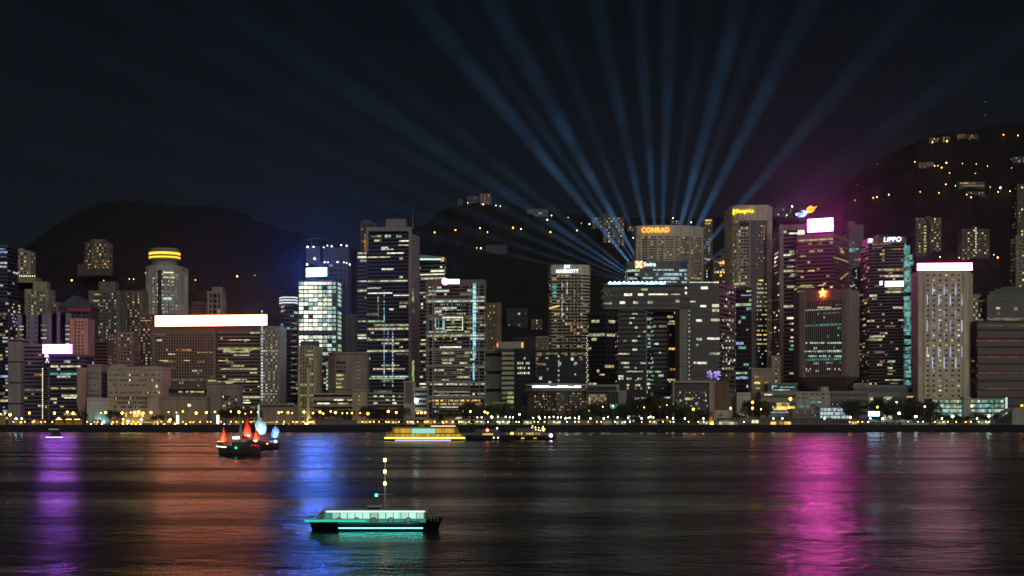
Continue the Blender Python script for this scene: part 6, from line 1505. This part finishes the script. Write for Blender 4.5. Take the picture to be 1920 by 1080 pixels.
b = MB(); b.box(X(437), X(482), -2.1, 2.1, Z(839), Z(829)); b.box(X(465), X(486), -2.2, 2.2, Z(828.9), Z(826)); b.build('deck_house', plain('junk_house', (.05,.06,.075), .5), r)
for x, zt in ((417,800),(450,780),(462,782),(480,801)):
    b = MB(); b.tube((X(x),.3,Z(840)),(X(x),.3,Z(zt)),.16,.08,6); b.build('mast', m_wood, r)
sail(r, X(417), Z(827), Z(801), 13*k, 3*k, c_red, l_or)
sail(r, X(460), Z(822), Z(780), 19*k, 4*k, c_red, l_or, 8)
sail(r, X(479), Z(829), Z(805), 15*k, 1*k, c_red, l_or, 5)
b = MB(); b.box(X(409), X(422), -1.6, -1.3, Z(828.5), Z(826.6)); b.build('stem_light', emit('stem_amber', (1,.45,.05), 2.2, sample=True), r)
q = MB()
for i in range(7): q.ball((X(409+2.8*i), -2.4, Z(836.6+.25*i)), .2, 6, 4)
q.build('deck_lamp', emit('junk_white', (.9,.97,1), 5, sample=True), r)
b = MB(); b.ball((X(445),-3.0,Z(839.5)),.34,8,5); b.build('starboard_light', emit('junk_green', (.02,1,.5), 6, sample=True), r)
b = MB(); b.box(X(472), X(487), -2.35, -2.22, Z(838.5), Z(833.5)); b.build('red_window', emit('junk_red', (1,.04,.05), .55, rooms=1, cell=(.7,9,.5), lo=.1, hi=1.8), r)
b = MB(); b.ball((X(468),-2.4,Z(816.5)),.4,8,5); b.build('white_lamp', emit('junk_lamp', (1,.97,.9), 5, sample=True), r)
r, Y = boat_root('junk', 'second dark junk behind with white and blue lit sails', 482, 843, 'junk')
k = Y/F; X = lambda px: (px-482)*k; Z = lambda py: PZ(py, Y)
b = MB(); hull(b, 82*k, 6, Z(833), .3, .1, .45); o = b.build('hull', m_wood, r); o.rotation_euler = (0,0,pi)
b = MB(); b.box(X(470), X(508), -2.1, 2.1, Z(833), Z(828)); b.build('deck_house', plain('junk_house2', (.05,.06,.075), .5), r)
for x, zt in ((448,793),(484,781),(514,797)):
    b = MB(); b.tube((X(x),.3,Z(834)),(X(x),.3,Z(zt)),.18,.09,6); b.build('mast', m_wood, r)
sail(r, X(448), Z(823), Z(796), 11*k, 4*k, c_wht, l_bl)
sail(r, X(486), Z(815), Z(783), 22*k, 0, c_wht, l_wh, 8, tri=False)
sail(r, X(513), Z(821), Z(799), 14*k, 3*k, c_wht, l_bl, tri=False)
b = MB(); b.box(X(438), X(452), -3.2, -2.8, Z(823.5), Z(818)); b.build('white_awning', emit('awning_white', (.8,.92,1), 1.6, sample=True), r)
b = MB(); b.box(X(507), X(522), -2.6, -2.2, Z(829), Z(826)); b.build('stern_light', emit('stern_blue', (.10,.22,1), 1.6, sample=True), r)
b = MB(); b.ball((X(518.5),-2.8,Z(827.5)),.6,8,5); b.build('deck_lamp', emit('stern_white', (.8,.85,1), 5, sample=True), r)
b = MB(); b.ball((X(503),-2.6,Z(832.5)),.35,8,5); b.build('amber_lamp', LM['a'], r)
# small boat in the purple reflection
r, Y = boat_root('launch', 'small dark launch with a pale roof lying in the purple reflection', 104, 821, 'boat')
k = Y/F; X = lambda px: (px-104)*k; Z = lambda py: PZ(py, Y)
b = MB(); hull(b, 22*k, 4, Z(816), .3); b.build('hull', m_hull, r)
b = MB(); b.box(X(97), X(111), -1.6, 1.6, Z(816), Z(808)); b.build('cabin', plain('launch_cabin', (.05,.05,.06), .5), r)
b = MB(); b.box(X(92.5), X(111), -2, 2, Z(805.5), Z(804.2)); b.build('roof', plain('launch_roof', (.6,.56,.45), .6), r)
b = MB(); [b.tube((X(x),y_,Z(809)),(X(x),y_,Z(805.5)),.12,.12,5) for x in (95,109) for y_ in (-1.4,1.4)]; b.build('post', m_steel, r)
b = MB(); b.box(X(88), X(120), -2.6, -2.2, .25, .7); b.build('waterline_light', emit('launch_violet', (.72,.55,1), 3.0, sample=True), r)
b = MB(); b.box(X(93), X(110), -2.2, -2.05, Z(805.3), Z(804.5)); b.build('roof_light', emit('launch_cream', (1,.9,.55), .5), r)

# teal-lit excursion boat in the foreground
r, Y = boat_root('excursion_boat', 'long low excursion boat with a bright teal-white saloon and amber mast lamps', 705, 993, 'boat')
k = Y/F; X = lambda px: (px-705)*k; Z = lambda py: PZ(py, Y)
b = MB(); hull(b, 250*k, 5.4, Z(977), .22, .14, .35, 22, smin=.2); b.build('hull', plain('hull_black', (.012,.013,.015), .3), r)
b = MB(); b.box(X(610), X(800), -2.2, 2.2, Z(977.5), Z(958.2)); trap(b, X(590), X(609.9), Z(978), X(603), X(609.9), Z(960), 1.9); b.build('saloon', plain('saloon_grey', (.30,.36,.35), .4), r)
b = MB(); b.box(X(605), X(803), -2.5, 2.5, Z(958.1), Z(955.2)); b.build('roof', plain('saloon_roof', (.5,.56,.55), .4), r)
e_tw = emit('saloon_white', (.50,1,.80), .85, rooms=1, cell=(1.2,9,9), lo=.6, hi=1.35, sample=True); e_tg = emit('saloon_green', (.14,.60,.46), .38, rooms=1, cell=(1.2,9,9), lo=.7, hi=1.2, sample=True)
for i in range(13):
    b = MB(); x0 = X(613+14.2*i); b.box(x0, x0+12.6*k, -2.26, -2.19, Z(970), Z(959.5)); b.build('window', e_tw if i > 0 else e_tg, r)
b = MB(); b.box(X(616), X(798), -2.62, -2.5, Z(958), Z(955.8)); b.build('roof_light', emit('roof_white', (.80,1,.96), 2.2, sample=True), r)
b = MB(); b.box(X(612), X(800), -2.45, -2.28, Z(977), Z(970.5)); b.build('side_panel', e_tg, r)
b = MB(); b.box(X(576), X(690), -2.75, -2.6, Z(976), Z(971.8)); b.build('rail_light', emit('rail_teal', (.03,.75,.50), .85, sample=True), r)
b = MB(); b.box(X(640), X(795), -2.95, -2.88, .34, .46); b.build('waterline_light', emit('water_teal', (.07,.80,.70), 9.0, sample=True), r)
b = MB(); b.tube((X(722),0,Z(955)),(X(722),0,Z(858)),.16,.08,8); b.tube((X(722)-1.2,0,Z(927)),(X(722)+1.2,0,Z(927)),.06,.06,5); b.build('mast', m_steel, r)
for y, k_ in ((862.5,'a'),(884,'a'),(906.5,'a')):
    b = MB(); b.tube((X(722),-.28,Z(y)-.2),(X(722),-.28,Z(y)+.2),.17,.17,10); b.build('mast_lamp', emit('mast_amber', (1,.60,.18), 9, sample=True), r)
b = MB(); b.tube((X(722)-1.1,-.2,Z(928.5)-.16),(X(722)-1.1,-.2,Z(928.5)+.16),.15,.15,10); b.build('green_lamp', emit('mast_green', (.03,1,.5), 8, sample=True), r)
b = MB()
for x in range(580, 612, 6): b.tube((X(x),-2.1,Z(976)),(X(x),-2.1,Z(966)),.05,.05,5)
for x in range(804, 826, 6): b.tube((X(x),-1.6,Z(976)),(X(x),-1.6,Z(965)),.05,.05,5)
b.tube((X(580),-2.1,Z(966)),(X(610),-2.1,Z(966)),.05,.05,5); b.tube((X(804),-1.6,Z(965)),(X(824),-1.6,Z(965)),.05,.05,5); b.build('railing', m_steel, r)

for i in range(5):
    b = MB(); x0 = X(640+32*i)
    for j in range(10):
        a0, a1 = 2*pi*j/10, 2*pi*(j+1)/10
        b.tube((x0+.36*cos(a0),-2.52,Z(973.5)+.36*sin(a0)), (x0+.36*cos(a1),-2.52,Z(973.5)+.36*sin(a1)), .09, .09, 5)
    b.build('life_ring', plain('ring_orange', (.7,.16,.03), .5), r)
b = MB(); b.box(X(690), X(716), -1.2, 1.2, Z(955.1), Z(948)); b.build('wheelhouse', plain('wheelhouse_white', (.42,.45,.45), .4), r)
b = MB(); b.box(X(691), X(715), -1.28, -1.21, Z(953.5), Z(950)); b.build('window', plain('wheelhouse_glass', (.01,.012,.014), .1), r)
b = MB()
for x in (640,670,745,780): b.tube((X(x),-1.5,Z(955.1)),(X(x),-1.5,Z(951.5)),.28,.22,8)
b.build('vent', m_steel, r)
# ------------------------------------------------------------------ searchlights and air
m_lamp_body = plain('lamp_black', (0.03, 0.03, 0.03), 0.5)
m_lens = emit('searchlight_lens', (0.55, 0.8, 1.0), 6.0, sample=False)
def beam_mat():
    m = bpy.data.materials.new('lit_mist'); m.use_nodes = True
    N, L = m.node_tree.nodes, m.node_tree.links; N.clear()
    out = N.new('ShaderNodeOutputMaterial'); v = N.new('ShaderNodeVolumePrincipled')
    v.inputs['Color'].default_value = (0.8, 0.9, 1.0, 1); v.inputs['Density'].default_value = BEAM_D
    v.inputs['Anisotropy'].default_value = 0.0
    # extra mist inside each beam cone, thinned upward so the beam fades out
    g = N.new('ShaderNodeNewGeometry'); sp = N.new('ShaderNodeSeparateXYZ'); L.new(g.outputs['Position'], sp.inputs[0])
    m1 = N.new('ShaderNodeMath'); m1.operation = 'MULTIPLY_ADD'; m1.inputs[1].default_value = -1/230.0; m1.inputs[2].default_value = 190/230.0
    L.new(sp.outputs['Z'], m1.inputs[0])
    m2 = N.new('ShaderNodeMath'); m2.operation = 'EXPONENT'; L.new(m1.outputs[0], m2.inputs[0])
    nz = N.new('ShaderNodeTexNoise'); nz.inputs['Scale'].default_value = 0.018; nz.inputs['Detail'].default_value = 2.0; L.new(g.outputs['Position'], nz.inputs['Vector'])
    mr = N.new('ShaderNodeMapRange'); mr.inputs[1].default_value = .3; mr.inputs[2].default_value = .7; mr.inputs[3].default_value = .40*BEAM_D; mr.inputs[4].default_value = 1.55*BEAM_D
    L.new(nz.outputs[0], mr.inputs[0])
    m3 = N.new('ShaderNodeMath'); m3.operation = 'MULTIPLY'; L.new(m2.outputs[0], m3.inputs[0]); L.new(mr.outputs[0], m3.inputs[1]); L.new(m3.outputs[0], v.inputs['Density'])
    L.new(v.outputs[0], out.inputs['Volume'])
    m.cycles.volume_sampling = 'MULTIPLE_IMPORTANCE'
    return m
BEAM_D = 0.0006
m_beam = beam_mat()
SL_Y = 1960.0
O0 = Vector((PX(1238, SL_Y), SL_Y, PZ(531, SL_Y)))
# pixel direction (dx, dy up) on the photo, full angle, strength
BEAMS = [(-1.54,1,5.46,.7), (-1.25,1,4.59,.4), (-.83,1,5.46,1.7), (-.70,1,4.37,.6), (-.57,1,6.01,1.4), (-.40,1,4.91,.5), (-.22,1,5.46,1.0), (-.08,1,4.91,1.1),
         (.03,1,4.91,1.0), (.14,1,4.37,.45), (.26,1,6.01,1.3), (.36,1,4.91,.6), (.50,1,6.01,1.3), (.85,1,5.46,.9), (1.36,1,4.91,.6),
         (-1.85,1,4.40,.55), (-2.4,1,3.74,.40), (-3.2,1,3.08,.34), (-4.6,1,2.53,.36)]
def searchlight(i, dx, dy, full, k, label):
    d = Vector((dx, -0.06*hypot(dx, dy), dy)).normalized()
    th = atan2(dx, dy)
    r = empty('searchlight', O0 + Vector((th*24, 4*(i % 3) - 4, 0)))
    tag(r, label, 'searchlight', 'searchlights fanning blue beams over the skyline')
    b = MB(); b.tube((0,0,0), d*1.6, .7, .9, 12); b.build('housing', m_lamp_body, r)
    b = MB(); b.box(-.5,.5,-.5,.5,-2.2,-.71); b.build('yoke', m_lamp_body, r)
    b = MB(); b.tube(d*1.603, d*1.65, .8, .8, 12); b.build('lens', m_lens, r)
    L = 1150.0; h = R(full/2)*1.08
    b = MB(); b.tube(d*2.0, d*L, .5, L*tan(h), 28); b.build('light_beam', m_beam, r)
    lt = bpy.data.lights.new('searchlight_lamp', 'SPOT')
    lt.energy = BEAM_P * k; lt.color = (0.20, 0.52, 1.0); lt.spot_size = R(full); lt.spot_blend = 1.0; lt.shadow_soft_size = 0.4
    lt.cycles.max_bounces = 1
    lo = bpy.data.objects.new('searchlight_lamp', lt); COL.objects.link(lo); lo.parent = r
    lo.location = d*1.7; lo.rotation_euler = d.to_track_quat('-Z', 'Y').to_euler()
BEAM_P = 4.2e7
order = sorted(range(len(BEAMS)), key=lambda i: atan2(BEAMS[i][0], BEAMS[i][1]))
ORD = 'first second third fourth fifth sixth seventh eighth ninth tenth eleventh twelfth thirteenth fourteenth fifteenth sixteenth seventeenth eighteenth nineteenth'.split()
for n, i in enumerate(order):
    searchlight(i, *BEAMS[i], 'black searchlight throwing the %s blue beam from the left' % ORD[n])

hz = MB(); hz.box(-6000, 6000, -700, 9000, -1.0-3.0, 1500)
hm = bpy.data.materials.new('haze'); hm.use_nodes = True
N, L = hm.node_tree.nodes, hm.node_tree.links; N.clear()
out = N.new('ShaderNodeOutputMaterial'); v = N.new('ShaderNodeVolumePrincipled')
v.inputs['Color'].default_value = (0.85, 0.88, 0.95, 1); v.inputs['Density'].default_value = HAZE_D if 'HAZE_D' in globals() else 2.8e-5
v.inputs['Anisotropy'].default_value = 0.93
L.new(v.outputs[0], out.inputs['Volume'])
if v.inputs['Density'].default_value > 0:
    tag(hz.build('haze', hm), kind='stuff')
